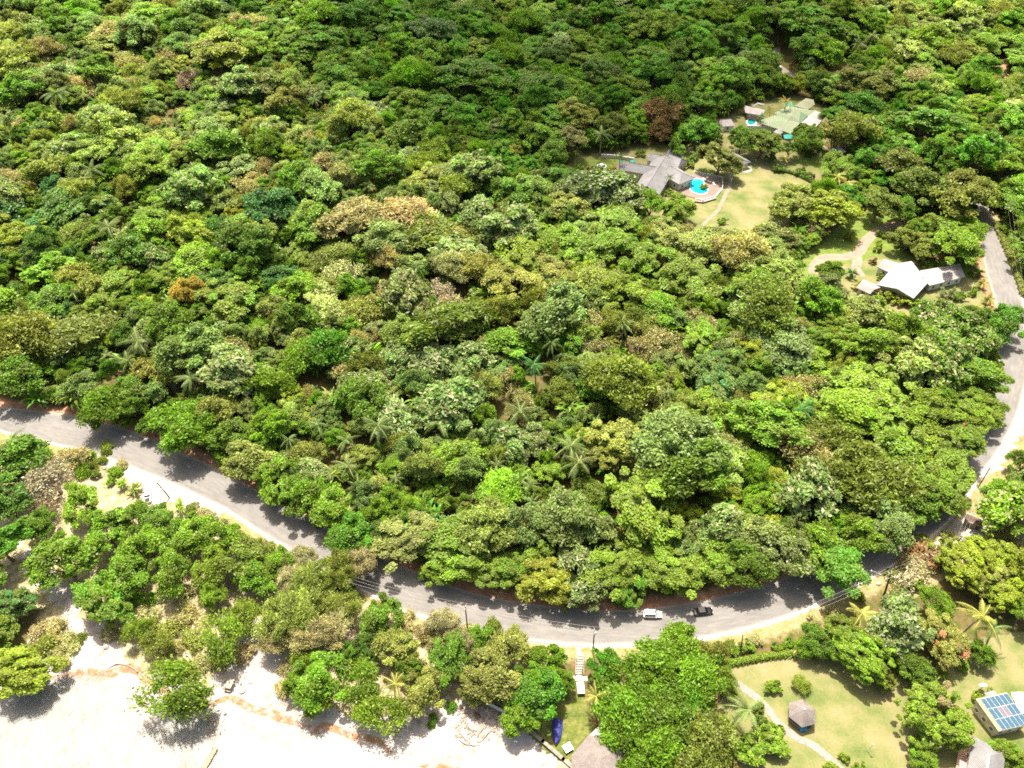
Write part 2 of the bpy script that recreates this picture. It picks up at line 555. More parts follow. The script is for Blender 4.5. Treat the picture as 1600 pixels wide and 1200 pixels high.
class MB:
    """collects shapes, links them as one mesh"""

    def __init__(s):
        s.v, s.f, s.m = [], [], []
        s.cur = 0

    def add(s, vs, fs):
        b = len(s.v)
        s.v += [tuple(v) for v in vs]
        s.f += [tuple(b + i for i in f) for f in fs]
        s.m += [s.cur] * len(fs)

    def box(s, c, d, rz=0, M=None):
        x, y, z = [k / 2 for k in d]
        vs = [Vector((a, b, e)) for e in (-z, z) for a, b in ((-x, -y), (x, -y), (x, y), (-x, y))]
        m = Matrix.Translation(c) @ Matrix.Rotation(rz, 4, 'Z')
        if M is not None:
            m = M @ m
        s.add([m @ v for v in vs], [(3, 2, 1, 0), (4, 5, 6, 7), (0, 1, 5, 4), (1, 2, 6, 5), (2, 3, 7, 6), (3, 0, 4, 7)])

    def prism(s, pts, z0, z1, taper=None):
        n = len(pts)
        top = taper or pts
        vs = [(p[0], p[1], z0) for p in pts] + [(p[0], p[1], z1) for p in top]
        s.add(vs, [tuple(range(n - 1, -1, -1)), tuple(range(n, 2 * n))] + [(i, (i + 1) % n, n + (i + 1) % n, n + i) for i in range(n)])

    def tube(s, path, radii, n=7, cap=True):
        path = [Vector(p) for p in path]
        if not hasattr(radii, '__len__'):
            radii = [radii] * len(path)
        vs = []
        for i, p in enumerate(path):
            t = (path[min(i + 1, len(path) - 1)] - path[max(i - 1, 0)]).normalized()
            a = t.orthogonal().normalized() if abs(t.z) < .95 else Vector((1, 0, 0))
            a = (a - t * a.dot(t)).normalized()
            b = t.cross(a)
            for k in range(n):
                th = 2 * math.pi * k / n
                vs.append(p + (a * math.cos(th) + b * math.sin(th)) * radii[i])
        fs = []
        for i in range(len(path) - 1):
            for k in range(n):
                fs.append((i * n + k, i * n + (k + 1) % n, (i + 1) * n + (k + 1) % n, (i + 1) * n + k))
        if cap:
            fs += [tuple(range(n - 1, -1, -1)), tuple(range(len(vs) - n, len(vs)))]
        s.add(vs, fs)

    def rock(s, c, r, seed=0, squash=.7):
        bm = bmesh.new()
        bmesh.ops.create_icosphere(bm, subdivisions=2, radius=1)
        rr = random.Random(seed)
        k = [Vector((rr.uniform(-1, 1), rr.uniform(-1, 1), rr.uniform(-1, 1))).normalized() for _ in range(6)]
        sx, sy = rr.uniform(.8, 1.25), rr.uniform(.8, 1.25)
        vs = []
        for v in bm.verts:
            d = v.co.normalized()
            q = 1 + sum(max(0, d.dot(a)) ** 3 for a in k) * .22 - .2 + rr.uniform(-.05, .05)
            vs.append(Vector((d.x * q * sx * r, d.y * q * sy * r, d.z * q * squash * r)) + Vector(c))
        s.add(vs, [tuple(v.index for v in f.verts) for f in bm.faces])
        bm.free()

    def build(s, name, mat=None, parent=None, smooth=False):
        me = bpy.data.meshes.new(name)
        me.from_pydata(s.v, [], s.f)
        mats = mat if isinstance(mat, (list, tuple)) else [mat]
        for m in mats:
            if m is not None:
                me.materials.append(MAT[m] if isinstance(m, str) else m)
        if len(mats) > 1:
            me.polygons.foreach_set('material_index', s.m)
        if smooth:
            me.polygons.foreach_set('use_smooth', [True] * len(me.polygons))
        o = bpy.data.objects.new(name, me)
        col.objects.link(o)
        if parent is not None:
            o.parent = parent
        return o


# ------------------------------------------------------------------ ground
xs = np.unique(np.concatenate([[-6000, -3000, -1500, -900, -600], np.arange(-440, -110, 2.5), np.arange(-110, 130, .75), np.arange(130, 470, 2.5), [600, 900, 1500, 3000, 6000]]))
ys = np.unique(np.concatenate([[-3000, -1200, -400, -100, -40, 0, 15, 25], np.arange(34, 200, .75), np.arange(200, 700, 2.2), [750, 900, 1300, 2500, 5000, 9000]]))
X, Y = np.meshgrid(xs, ys)
Z = hgt(X, Y)
shore_px = [(-700, 1075), (-200, 1070), (0, 1068), (75, 1052), (150, 1050), (215, 1060), (270, 1082), (320, 1098), (380, 1105), (420, 1118), (470, 1130), (530, 1147), (590, 1168), (650, 1190), (700, 1205), (800, 1240), (900, 1290), (1200, 1500), (1800, 1900)]
shore = catmull(W(shore_px), 90)
sea_poly = shore + [Vector((600, -400, 0)), Vector((-600, -400, 0))]
dshore = distline(X, Y, shore)
insea = inpoly(X, Y, sea_poly)
Z = np.where(insea, -np.clip(dshore * .08, 0, 3), Z)


def zone(pts, z=0):
    return inpoly(X, Y, W(pts)).astype(float)


lawn = zone([(1115, 1040), (1180, 1036), (1240, 1024), (1330, 1030), (1420, 1062), (1462, 1040), (1500, 1005), (1600, 985), (1800, 985), (1800, 1400), (1000, 1400), (960, 1290), (1075, 1180), (1130, 1090)])
lawn = np.maximum(lawn, zone(OPEN['poolgarden']))
lawn = np.maximum(lawn, zone([(1085, 362), (1105, 315), (1150, 258), (1232, 246), (1300, 270), (1250, 320), (1190, 365)]))
lawn = np.maximum(lawn, zone([(1300, 450), (1290, 420), (1390, 395), (1540, 440), (1555, 500), (1400, 500)]))
lawn = np.maximum(lawn, zone(OPEN['restaurant']))
glawn = np.maximum(zone(OPEN['driveway']), zone([(875, 275), (905, 246), (985, 250), (1000, 290), (930, 305)]))
glawn = np.maximum(glawn, zone([(1235, 250), (1330, 240), (1350, 280), (1300, 275)]))
glawn *= (1 - zone([(1300, 450), (1290, 420), (1390, 395), (1540, 440), (1555, 500), (1400, 500)]))
glawn = np.maximum(glawn, zone([(880, 1070), (915, 1080), (920, 1150), (880, 1200), (850, 1180), (800, 1130), (840, 1120)]) * .55)
sand = zone([(-400, 1010), (30, 1040), (90, 960), (170, 975), (200, 1040), (320, 1080), (370, 1000), (400, 960), (440, 1020), (470, 1085), (560, 1125), (650, 1115), (720, 1090), (800, 1125), (895, 1210), (1000, 1400), (1500, 1900), (-900, 1900), (-900, 1010)])
sand = np.maximum(sand, zone([(20, 830), (60, 870), (140, 940), (110, 970), (40, 900)]) * .75)
sand = np.maximum(sand, insea)
scrub = zone([(60, 930), (200, 960), (330, 920), (420, 930), (480, 960), (700, 990), (800, 1100), (640, 1140), (480, 1100), (390, 1020), (330, 1090), (200, 1060), (40, 1050)])
scrub = np.maximum(scrub, zone([(-300, 690), (60, 700), (230, 760), (470, 890), (650, 975), (860, 1020), (860, 1120), (700, 1110), (450, 1000), (300, 960), (50, 950), (-300, 950)]) * .8)
droad_out = distline(X, Y, outer[::2])
verge = np.clip(1.15 - droad_out / 6.5, 0, 1) * inpoly(X, Y, coast)
verge = np.maximum(verge, zone([(1385, 925), (1430, 885), (1500, 830), (1545, 765), (1600, 690), (1720, 720), (1650, 860), (1500, 890), (1420, 940)]))
right_side = np.clip(1.1 - droad_out / 5, 0, 1) * (X > P(1545, 420).x) * (Y > 120)
verge = np.maximum(verge, right_side)
droad_in = distline(X, Y, inner[::2])
soil = np.clip(1.1 - droad_in / 5, 0, 1) * (1 - inpoly(X, Y, coast))
soil = np.maximum(soil, zone([(1540, 92), (1572, 95), (1580, 135), (1555, 130)]))
gravel = zone([(128, 703), (200, 727), (283, 763), (350, 797), (340, 812), (290, 795), (262, 782), (240, 806), (212, 800), (222, 768), (190, 742), (150, 722)])
gravel = np.maximum(gravel, zone([(1470, 850), (1445, 870), (1490, 815), (1512, 800), (1545, 815), (1600, 835), (1600, 880), (1530, 860), (1500, 872)]) * .9)
gravel = np.maximum(gravel, np.clip(1.2 - droad_out / 1.2, 0, 1) * .75 * (droad_out < 1.6))
gravel = np.maximum(gravel, zone([(1535, 745), (1572, 690), (1597, 625), (1610, 560), (1640, 560), (1640, 640), (1605, 665), (1560, 735)]))
sd_ = np.where(insea, -dshore, dshore)
weed = np.clip(1.15 - np.abs(sd_ + 1.1 * np.sin(X / 4.3) + .7 * np.sin(X / 1.9 + 1)) / (1.7 + .8 * np.sin(X / 7.1 + 2) + .4 * np.sin(X / 2.7)), 0, 1) * (Y < 130)
weed = np.maximum(weed, zone([(378, 1128), (420, 1140), (465, 1160), (455, 1172), (410, 1158)]))
weed = np.maximum(weed, (insea & (dshore > 2.5)) * .42)
weed = np.maximum(weed, zone([(280, 1185), (300, 1175), (310, 1210), (270, 1210)]))
weed = np.maximum(weed, zone([(322, 1110), (345, 1125), (336, 1165), (325, 1165)]))
nx, ny = len(xs), len(ys)
me = bpy.data.meshes.new('ground')
verts = np.stack([X, Y, Z], -1).reshape(-1, 3)
ii = (np.arange(ny - 1)[:, None] * nx + np.arange(nx - 1)[None, :]).ravel()
quads = np.stack([ii, ii + 1, ii + 1 + nx, ii + nx], -1)


def fill_mesh(me, verts, quads):
    me.vertices.add(len(verts))
    me.vertices.foreach_set('co', np.ascontiguousarray(verts, dtype=np.float32).ravel())
    k = quads.shape[1]
    me.loops.add(quads.size)
    me.loops.foreach_set('vertex_index', np.ascontiguousarray(quads, dtype=np.int32).ravel())
    me.polygons.add(len(quads))
    me.polygons.foreach_set('loop_start', np.arange(0, quads.size, k, dtype=np.int32))
    me.polygons.foreach_set('loop_total', np.full(len(quads), k, dtype=np.int32))


fill_mesh(me, verts, quads)
me.update(calc_edges=True)
me.polygons.foreach_set('use_smooth', [True] * len(me.polygons))
for nm, ch in (('zone_a', (lawn, sand, verge, gravel)), ('zone_b', (weed, glawn, soil, scrub))):
    a = me.attributes.new(nm, 'FLOAT_COLOR', 'POINT')
    a.data.foreach_set('color', np.stack(ch, -1).reshape(-1).astype(np.float32))
tag(mesh_obj('ground', me, 'ground'), kind='structure')

# sea
mb = MB()
mb.add([(v.x, v.y, -.07) for v in shore] + [(v.x - 8, -600, -.07) for v in shore], [])
n_ = len(shore)
mb.f = [(i, n_ + i, n_ + i + 1, i + 1) for i in range(n_ - 1)]
mb.m = [0] * len(mb.f)
tag(mb.build('sea', 'sea'), kind='structure')

# road
cols_ = 8
rv, rf, ra = [], [], []
s_along = 0
for i in range(NR):
    if i:
        s_along += (outer[i] - outer[i - 1]).length
    for k in range(cols_ + 1):
        t = k / cols_
        p = inner[i].lerp(outer[i], t)
        rv.append((p.x, p.y, .03 + .06 * (1 - (2 * t - 1) ** 2)))
        ra.append((t, s_along, 0))
for i in range(NR - 1):
    for k in range(cols_):
        a = i * (cols_ + 1) + k
        rf.append((a, a + 1, a + cols_ + 2, a + cols_ + 1))
me = bpy.data.meshes.new('road')
fill_mesh(me, np.array(rv), np.array(rf))
me.update(calc_edges=True)
a = me.attributes.new('across', 'FLOAT_VECTOR', 'POINT')
a.data.foreach_set('vector', np.array(ra, dtype=np.float32).ravel())
tag(mesh_obj('road', me, 'road'), kind='structure')


def ribbon(name, pts, w, z0, z1, mat, label=None, kind='structure', jitter=0.0):
    mb = MB()
    n = len(pts)
    L, Rr = [], []
    for i, p in enumerate(pts):
        t = (pts[min(i + 1, n - 1)] - pts[max(i - 1, 0)])
        t.z = 0
        t.normalize()
        q = Vector((-t.y, t.x, 0))
        ww = w * (1 + random.uniform(-jitter, jitter)) / 2
        L.append(p + q * ww)
        Rr.append(p - q * ww)
    vs = []
    for a, b in zip(L, Rr):
        vs += [(a.x, a.y, z0), (a.x, a.y, z1), (b.x, b.y, z1), (b.x, b.y, z0)]
    fs = []
    for i in range(n - 1):
        for k in range(3):
            fs.append((i * 4 + k, (i + 1) * 4 + k, (i + 1) * 4 + k + 1, i * 4 + k + 1))
    fs += [(0, 1, 2, 3), (4 * n - 1, 4 * n - 2, 4 * n - 3, 4 * n - 4)]
    mb.add(vs, fs)
    o = mb.build(name, mat)
    return tag(o, label, kind=kind)


MAT['kerb'] = simple('whitewashed_kerb', (.52, .475, .43), .85, .1, .7, c2=(.34, .28, .24))
kerb_pts = [Vector((p.x, p.y, 0)) for p in outer]
ribbon('kerb', kerb_pts, .62, -.05, .16, 'kerb')
# winding path through the lower lawn, paths and drives
MAT['flag'] = roof_mat('flagstones', (.33, .27, .24), (.2, .15, .13), scale=2.5, ribs=1.5, contrast=.3, patch=1.2)
MAT['drive'] = simple('pink_gravel_drive', (.28, .2, .15), .95, .14, .5)
MAT['tanpath'] = simple('sandy_path', (.24, .19, .14), .95, .12, .6)
ribbon('garden_path', catmull(W([(1138, 1060), (1160, 1074), (1182, 1090), (1203, 1112), (1218, 1132), (1245, 1153), (1268, 1163), (1290, 1180), (1315, 1205), (1345, 1240)]), 60), 1.7, -.02, .05, 'flag', jitter=.12)
ribbon('lawn_path', catmull(W([(1098, 352), (1112, 338), (1122, 328), (1133, 306), (1140, 290), (1142, 275), (1150, 266), (1166, 262)]), 40), 1.6, -.02, .05, 'tanpath', jitter=.1)
ribbon('driveway', catmull(W([(1419, 350), (1395, 352), (1370, 362), (1352, 378), (1340, 396), (1315, 402), (1290, 402), (1275, 412), (1272, 428)]), 50), 4.2, -.02, .05, 'drive', jitter=.06)
ribbon('driveway', catmull(W([(1334, 392), (1340, 405), (1338, 418), (1345, 432)]), 16), 3.4, -.02, .046, 'drive', jitter=.06)
ribbon('side_road', catmull(W([(1275, 218), (1290, 232), (1305, 248), (1322, 268), (1340, 290)]), 20), 1.6, -.02, .3, 'tanpath')
ribbon('upper_road', catmull(W([(1215, 60), (1212, 80), (1205, 92), (1214, 102), (1235, 118), (1260, 138)]), 24), 4.6, -.02, .06, 'road')
ribbon('upper_road', catmull(W([(1535, 105), (1552, 98), (1562, 112), (1572, 135), (1578, 150)]), 24), 5, -.02, .06, 'drive')


# ------------------------------------------------------------------ plant geometry (numpy)
def leaf_quads(c, nrm, size, elong=1.0, rs=None, droop=0.0):
    """c,nrm: (n,3); a pointed, slightly folded leaf spray per row -> verts (4n,3)"""
    rs = rs or rng
    n = len(c)
    nrm = nrm / (np.linalg.norm(nrm, axis=1, keepdims=True) + 1e-9)
    rnd = rs.normal(size=(n, 3))
    t = np.cross(nrm, rnd)
    t /= np.linalg.norm(t, axis=1, keepdims=True) + 1e-9
    if droop:
        t[:, 2] -= droop
        t /= np.linalg.norm(t, axis=1, keepdims=True) + 1e-9
    b = np.cross(nrm, t)
    b /= np.linalg.norm(b, axis=1, keepdims=True) + 1e-9
    s = (size * rs.uniform(.6, 1.35, n))[:, None]
    l, wd = s * elong * .5, s * .5
    fold = nrm * s * .12
    v = np.stack([c - t * l, c + b * wd * .8 + fold, c + t * l * 1.05 - fold * .6, c - b * wd * .8 + fold], 1)
    return v.reshape(-1, 3)


def unit(n, rs, zmin=-1.0):
    z = rs.uniform(zmin, 1, n)
    a = rs.uniform(0, 2 * np.pi, n)
    r = np.sqrt(1 - z * z)
    return np.stack([r * np.cos(a), r * np.sin(a), z], 1)


def crown_arrays(seed, Rr=5.0, base=3.0, top=9.0, nclump=13, nsub=7, nleaf=60, leaf=.5, squash=.75, rand=.6, elong=1.2,
                 accent=0.0, accent_clump=0.0, clump_r=.42, upbias=.5, warm=.25, droop=0.0, inner=.2, lobed=.25, subr=.42):
    rs = np.random.default_rng(seed)
    hz = (top - base)
    pts = []
    tries = 0
    ph1, ph2 = rs.uniform(0, 6.28, 2)
    while len(pts) < nclump and tries < 4000:
        tries += 1
        d = unit(1, rs, -.25)[0]
        f = rs.uniform(.35, .72) if rs.random() < .3 else rs.uniform(.6, .74)
        az_ = math.atan2(d[1], d[0])
        f *= 1 + .22 * math.cos(2 * az_ + ph1) + .14 * math.cos(3 * az_ + ph2)
        p = np.array([d[0] * Rr * f, d[1] * Rr * f, base + hz * .38 + d[2] * hz * (.42 if d[2] > 0 else .3) * (f / .7)])
        if all(np.linalg.norm((p - q) * [1, 1, 1.2]) > Rr * clump_r * (.95 - tries / 6000) for q in pts):
            pts.append(p)
    V, A = [], []
    nmain = len(pts)
    for k in range(max(4, nclump // 3)):   # boughs that reach out beyond the crown
        d = unit(1, rs, -.15)[0]
        f = rs.uniform(.82, 1.08)
        pts.append(np.array([d[0] * Rr * f, d[1] * Rr * f, base + hz * .4 + d[2] * hz * .55 * f]))
    for ip, p in enumerate(pts):
        rc = Rr * clump_r * (rs.uniform(.6, 1.3) if ip < nmain else rs.uniform(.4, .65))
        cv = rs.uniform(-.25, .3)
        cw = rs.random()
        ca = 1.0 if rs.random() < accent_clump else 0.0
        sd = unit(nsub, rs, -.1)
        out = np.array([p[0], p[1], (p[2] - base) * .8])
        out = out / (np.linalg.norm(out) + 1e-6)
        sd = sd * .8 + out * .5
        sd /= np.linalg.norm(sd, axis=1, keepdims=True)
        sc = p + sd * rc * [1, 1, squash] * rs.uniform(.55, .85, (nsub, 1))
        for c in sc:
            rsub = rc * subr * rs.uniform(.7, 1.3)
            n = int(nleaf * rs.uniform(.7, 1.3))
            d = unit(n, rs, -.55)
            rr = rsub * (1 - inner * rs.random((n, 1)) ** 2) * (1 + rs.normal(size=(n, 1)) * lobed * .5)
            pos = c + d * rr * [1, 1, squash * .9]
            nr = d * (1 - rand) + rs.normal(size=(n, 3)) * rand * .6 + np.array([0, 0, upbias])
            V.append(leaf_quads(pos, nr, leaf, elong, rs, droop))
            va = np.clip(rs.random(n) * .7 + rs.random() * .3 + cv, 0, 1.1)
            ac = (rs.random(n) < accent).astype(float)
            if ca:
                ac = (rs.random(n) < .8).astype(float)
            wm = np.clip(rs.random(n) * warm + cw * warm * .5, 0, 1)
            A.append(np.stack([va, ac, wm], 1))
    V, A = np.concatenate(V), np.concatenate(A)
    return V, A, pts


def trunk_mb(pts, base, top, r=.28, seed=0, bare=False, mb=None):
    rr = random.Random(seed)
    mb = mb or MB()
    fork = base * .75 + .3
    lean = Vector((rr.uniform(-.4, .4), rr.uniform(-.4, .4), 0))
    mb.tube([(0, 0, -1.0), (0, 0, .3), lean * .5 + Vector((0, 0, fork * .6)), lean + Vector((0, 0, fork))], [r * 1.5, r * 1.15, r * .9, r * .8], 7)
    for p in pts[:10]:
        e = Vector(p)
        s = lean + Vector((0, 0, fork))
        mid = s.lerp(e, .5) + Vector((rr.uniform(-.4, .4), rr.uniform(-.4, .4), rr.uniform(-.5, .1)))
        mb.tube([s, mid, e], [r * .55, r * .38, r * .12], 5)
    return mb


def mesh_leaves(name, V, A):
    me = bpy.data.meshes.new(name)
    q = np.arange(len(V)).reshape(-1, 4)
    fill_mesh(me, V, q)
    me.update(calc_edges=True)
    a = me.attributes.new('leafvar', 'FLOAT_VECTOR', 'FACE')
    a.data.foreach_set('vector', A.astype(np.float32).ravel())
    me.materials.append(MAT['foliage'])
    return me


def dry_arrays(seed, Rr=4.5, base=2.0, top=7.5, leafy=.5, leaf=.3):
    """fine bare twigs fanning from limbs, with scattered dry leaves"""
    rs = np.random.default_rng(seed)
    tips = []
    mb = MB()
    s0 = Vector((0, 0, base * .8))
    mb.tube([(0, 0, -1), (0, 0, base * .4), s0], [.34, .26, .2], 6)
    for i in range(11):
        d = Vector(unit(1, rs, .15)[0])
        e = s0 + Vector((d.x * Rr * .6, d.y * Rr * .6, d.z * (top - base) * .6))
        mb.tube([s0, s0.lerp(e, .5) + Vector((0, 0, -.3)), e], [.13, .09, .06], 4, False)
        for j in range(7):
            d2 = (Vector(unit(1, rs, -.1)[0]) + d * .8).normalized()
            e2 = e + Vector((d2.x * Rr * .36, d2.y * Rr * .36, d2.z * Rr * .3))
            mb.tube([e.lerp(s0, rs.uniform(0, .5)), e2], [.05, .025], 3, False)
            for k in range(5):
                d3 = (Vector(unit(1, rs, -.2)[0]) + d2 * .8).normalized()
                e3 = e2 + d3 * Rr * .2
                mb.tube([e2.lerp(e, rs.uniform(0, .5)), e3], [.03, .018], 3, False)
                tips.append(e3)
    tp = np.array([tuple(t) for t in tips])
    n = int(2600 * leafy)
    c = tp[rs.integers(0, len(tp), n)] + rs.normal(size=(n, 3)) * .32
    V = leaf_quads(c, rs.normal(size=(n, 3)) + [0, 0, .4], leaf, 1.4, rs)
    A = np.stack([rs.random(n), (rs.random(n) < .15).astype(float), rs.random(n) * .1], 1)
    return V, A, mb


def palm_arrays(seed, L=4.4, h=8.0, nf=17, lean=.6, leafw=.33):
    """arching fronds with paired drooping leaflets"""
    rs = np.random.default_rng(seed)
    V, A = [], []
    a0 = rs.uniform(0, 6.28)
    lx, ly = math.cos(a0) * lean, math.sin(a0) * lean
    topc = np.array([lx, ly, h])
    for i in range(nf):
        az = i * 2.39996 + rs.uniform(-.5, .5)
        el = R(62) - (i / nf) ** .8 * R(88) + rs.uniform(-.1, .1)
        Lf = L * rs.uniform(.68, 1.15) * (1 if i > 3 else .75)
        u = np.linspace(0, 1, 22)
        bend = R(70) * rs.uniform(.8, 1.2)
        ang = el - bend * u ** 1.4
        ds = Lf / 21
        hx = np.concatenate([[0], np.cumsum(np.cos(ang[:-1]) * ds)])
        hz = np.concatenate([[0], np.cumsum(np.sin(ang[:-1]) * ds)])
        dh = np.array([math.cos(az), math.sin(az), 0])
        pts = topc + hx[:, None] * dh + hz[:, None] * np.array([0, 0, 1])
        side = np.array([-math.sin(az), math.cos(az), 0])
        tang = np.cos(ang)[:, None] * dh + np.sin(ang)[:, None] * np.array([0, 0, 1])
        vv = rs.random()
        dry = 1.0 if (i > nf * .82 and rs.random() < .6) else 0.0
        # rachis
        wd = .1 * (1 - u * .7)
        for k in range(0, 21, 3):
            k2 = min(k + 3, 21)
            q = [pts[k] - side * wd[k], pts[k] + side * wd[k], pts[k2] + side * wd[k2], pts[k2] - side * wd[k2]]
            V.append(np.array(q))
            A.append([[1.1, .5, .4]])
        for k in range(2, 22):
            ll = leafw * 2.5 * math.sin(math.pi * min(1, (u[k] * .93 + .1))) ** .7 * rs.uniform(.85, 1.1)
            for sgn in (-1, 1):
                d = side * sgn * .8 + tang[k] * .55 + np.array([0, 0, -.55 - .25 * rs.random()])
                d /= np.linalg.norm(d)
                wv = tang[k] * leafw * .36
                q = [pts[k] - wv * .6, pts[k] + wv * .6, pts[k] + d * ll + wv * .15, pts[k] + d * ll - wv * .15]
                V.append(np.array(q))
                A.append([[np.clip(vv * .95 + rs.random() * .3, 0, 1.2), dry, rs.random() * .3]])
    mb = MB()
    k = [(0, 0, -.6), (lx * .05, ly * .05, h * .25), (lx * .4, ly * .4, h * .65), (lx, ly, h - .1)]
    mb.tube(k, [.24, .17, .14, .13], 8)
    return np.concatenate(V), np.concatenate([np.array(a) for a in A]), mb


def rosette_arrays(seed, n=14, L=2.4, wdt=.5, count=1, spread=0.0, h=1.2):
    """banana or agave like rosettes of broad blades"""
    rs = np.random.default_rng(seed)
    V, A = [], []
    for c in range(count):
        cx, cy = rs.normal(size=2) * spread
        hh = h * rs.uniform(.6, 1.3)
        for i in range(n):
            az = rs.uniform(0, 6.28)
            el = rs.uniform(.25, 1.35)
            Lf = L * rs.uniform(.7, 1.15)
            dh = np.array([math.cos(az), math.sin(az), 0])
            side = np.array([-math.sin(az), math.cos(az), 0])
            p = np.array([cx, cy, hh])
            vv = rs.random()
            w0 = .1
            for k in range(5):
                ang = el - (k / 5) ** 1.3 * 1.5
                p2 = p + (dh * math.cos(ang) + np.array([0, 0, math.sin(ang)])) * Lf / 5
                w1 = wdt * [.75, 1, .85, .5, .06][k]
                V.append(np.array([p - side * w0 * .5, p + side * w0 * .5, p2 + side * w1 * .5, p2 - side * w1 * .5]))
                A.append([vv, 1.0 if rs.random() < .12 else 0, rs.random() * .4])
                p, w0 = p2, w1
    mb = MB()
    mb.tube([(0, 0, -.5), (0, 0, h)], [.16, .1], 6)
    return np.concatenate(V), np.array(A), mb


def bamboo_arrays(seed, Rr=4.5, h=9):
    rs = np.random.default_rng(seed)
    mb = MB()
    C, Nn = [], []
    for i in range(34):
        az, out = rs.uniform(0, 6.28), rs.uniform(.25, 1) * Rr
        hh = h * rs.uniform(.7, 1.05)
        dh = Vector((math.cos(az), math.sin(az), 0))
        p0 = dh * out * .15
        p = [p0, p0 + dh * out * .2 + Vector((0, 0, hh * .55)), p0 + dh * out * .5 + Vector((0, 0, hh * .9)), p0 + dh * out * .85 + Vector((0, 0, hh * .92)), p0 + dh * out * 1.05 + Vector((0, 0, hh * .78))]
        mb.tube(p, [.07, .06, .04, .03, .02], 4, False)
        for k in range(95):
            t = rs.uniform(1.2, 3.99)
            a = int(t)
            q = p[a].lerp(p[a + 1], t - a)
            C.append(np.array(q) + rs.normal(size=3) * [.45, .45, .3])
            Nn.append(rs.normal(size=3) * .6 + [0, 0, .8])
    V = leaf_quads(np.array(C), np.array(Nn), .34, 2.2, rs, .5)
    n = len(C)
    return V, np.stack([rs.random(n), np.zeros(n), rs.random(n) * .35], 1), mb


PROTO = {}   # kind -> list of dict(crown mesh, trunk mesh, R, hc(center height), H)


def reg(kind, V, A, mb, Rr, hc, bark='bark'):
    cm = mesh_leaves('crown', V, A)
    tm = bpy.data.meshes.new('trunk')
    tm.from_pydata(mb.v, [], mb.f)
    tm.materials.append(MAT[bark])
    both = None
    PROTO.setdefault(kind, []).append(dict(crown=cm, trunk=tm, V=V, A=A, mb=mb, R=Rr, hc=hc, bark=bark))


for s in range(5):   # ordinary broadleaf
    V, A, pts = crown_arrays(100 + s, 5, 2.6, 9.5, 16, 12, 60, .33, .8, .7, 1.5, lobed=.6, subr=.38, upbias=.5, clump_r=.38)
    reg('broad', V, A, trunk_mb(pts, 2.6, 9.5, .28, s), 5, 6.2)
for s in range(3):   # dense domes (mango)
    V, A, pts = crown_arrays(200 + s, 5, 1.6, 8.5, 22, 10, 66, .3, .72, .55, 1.5, accent=.03, accent_clump=.06, clump_r=.33, warm=.55, lobed=.3, subr=.38)
    reg('dome', V, A, trunk_mb(pts, 1.8, 8.5, .32, s), 5, 5.0)
for s in range(4):   # layered, flat-topped, fine leaf
    V, A, pts = crown_arrays(300 + s, 5.6, 3.0, 9.4, 21, 11, 58, .32, .62, .6, 1.4, clump_r=.32, upbias=.9, warm=.4, subr=.42, lobed=.5)
    reg('layer', V, A, trunk_mb(pts, 3.6, 8.6, .26, s), 5.6, 6.6)
for s in range(3):   # big pale leaves in whorls
    V, A, pts = crown_arrays(400 + s, 4.8, 2.6, 9.5, 16, 11, 34, .52, .75, .75, 1.6, accent=.2, clump_r=.38, upbias=.45, warm=.15, lobed=.6, subr=.38)
    reg('bigleaf', V, A, trunk_mb(pts, 2.8, 9.5, .24, s), 4.8, 6.2)
for s in range(3):   # soft feathery
    V, A, pts = crown_arrays(500 + s, 4.8, 2.4, 9, 16, 8, 90, .3, .8, .9, 2.0, clump_r=.4, upbias=.4, warm=.2, lobed=.7, inner=.6, subr=.6)
    reg('feather', V, A, trunk_mb(pts, 2.6, 9, .24, s), 4.8, 5.8)
for s in range(2):   # airy, see-through coastal tree
    V, A, pts = crown_arrays(600 + s, 4.6, 2.2, 8.5, 15, 8, 34, .36, .85, .85, 1.5, clump_r=.4, upbias=.4, warm=.5, lobed=.8, inner=.7, subr=.62)
    reg('airy', V, A, trunk_mb(pts, 2.6, 8.5, .24, s), 4.6, 5.4, 'palebark')
for s in range(3):
    V, A, mb = dry_arrays(700 + s, 4.5, 2.0, 7.5, .75)
    reg('dry', V, A, mb, 4.3, 5.2, 'palebark')
for s in range(2):   # needle-leaved drooping
    V, A, pts = crown_arrays(800 + s, 4.6, 1.0, 10, 20, 10, 130, .16, .9, 1.0, 4.0, clump_r=.34, upbias=.2, warm=.1, droop=.3, lobed=1.0, inner=.9, subr=.62)
    reg('needle', V, A, trunk_mb(pts, 2.5, 10, .2, s), 4.6, 5.8, 'palebark')
for s in range(2):   # large mango domes
    V, A, pts = crown_arrays(1540 + s, 8, 1.2, 10.5, 60, 11, 52, .34, .75, .55, 1.5, accent=.03, accent_clump=.07, clump_r=.2, warm=.5, lobed=.25, subr=.42)
    reg('mango', V, A, trunk_mb(pts, 1.8, 8.5, .4, s), 8, 6.0)
V, A, pts = crown_arrays(1500, 13, 1.5, 11, 70, 15, 34, .62, .7, .7, 1.5, accent=.24, clump_r=.17, upbias=.5, warm=.08, lobed=.6, subr=.42)
reg('creamtree', V, A, trunk_mb(pts, 2.8, 9.5, .5, 3), 13, 6.2)
for s in range(2):
    V, A, pts = crown_arrays(1520 + s, 9, 3.6, 9.5, 42, 13, 40, .44, .4, .5, 1.4, clump_r=.21, upbias=.9, warm=.4, lobed=.5, subr=.42)
    reg('broadlayer', V, A, trunk_mb(pts, 3.4, 9.5, .4, s), 9, 6.8)
for s in range(4):
    V, A, mb = palm_arrays(900 + s, 4.6, 8.0, 13 + s)
    reg('palm', V, A, mb, 3.7, 8.2, 'palebark')
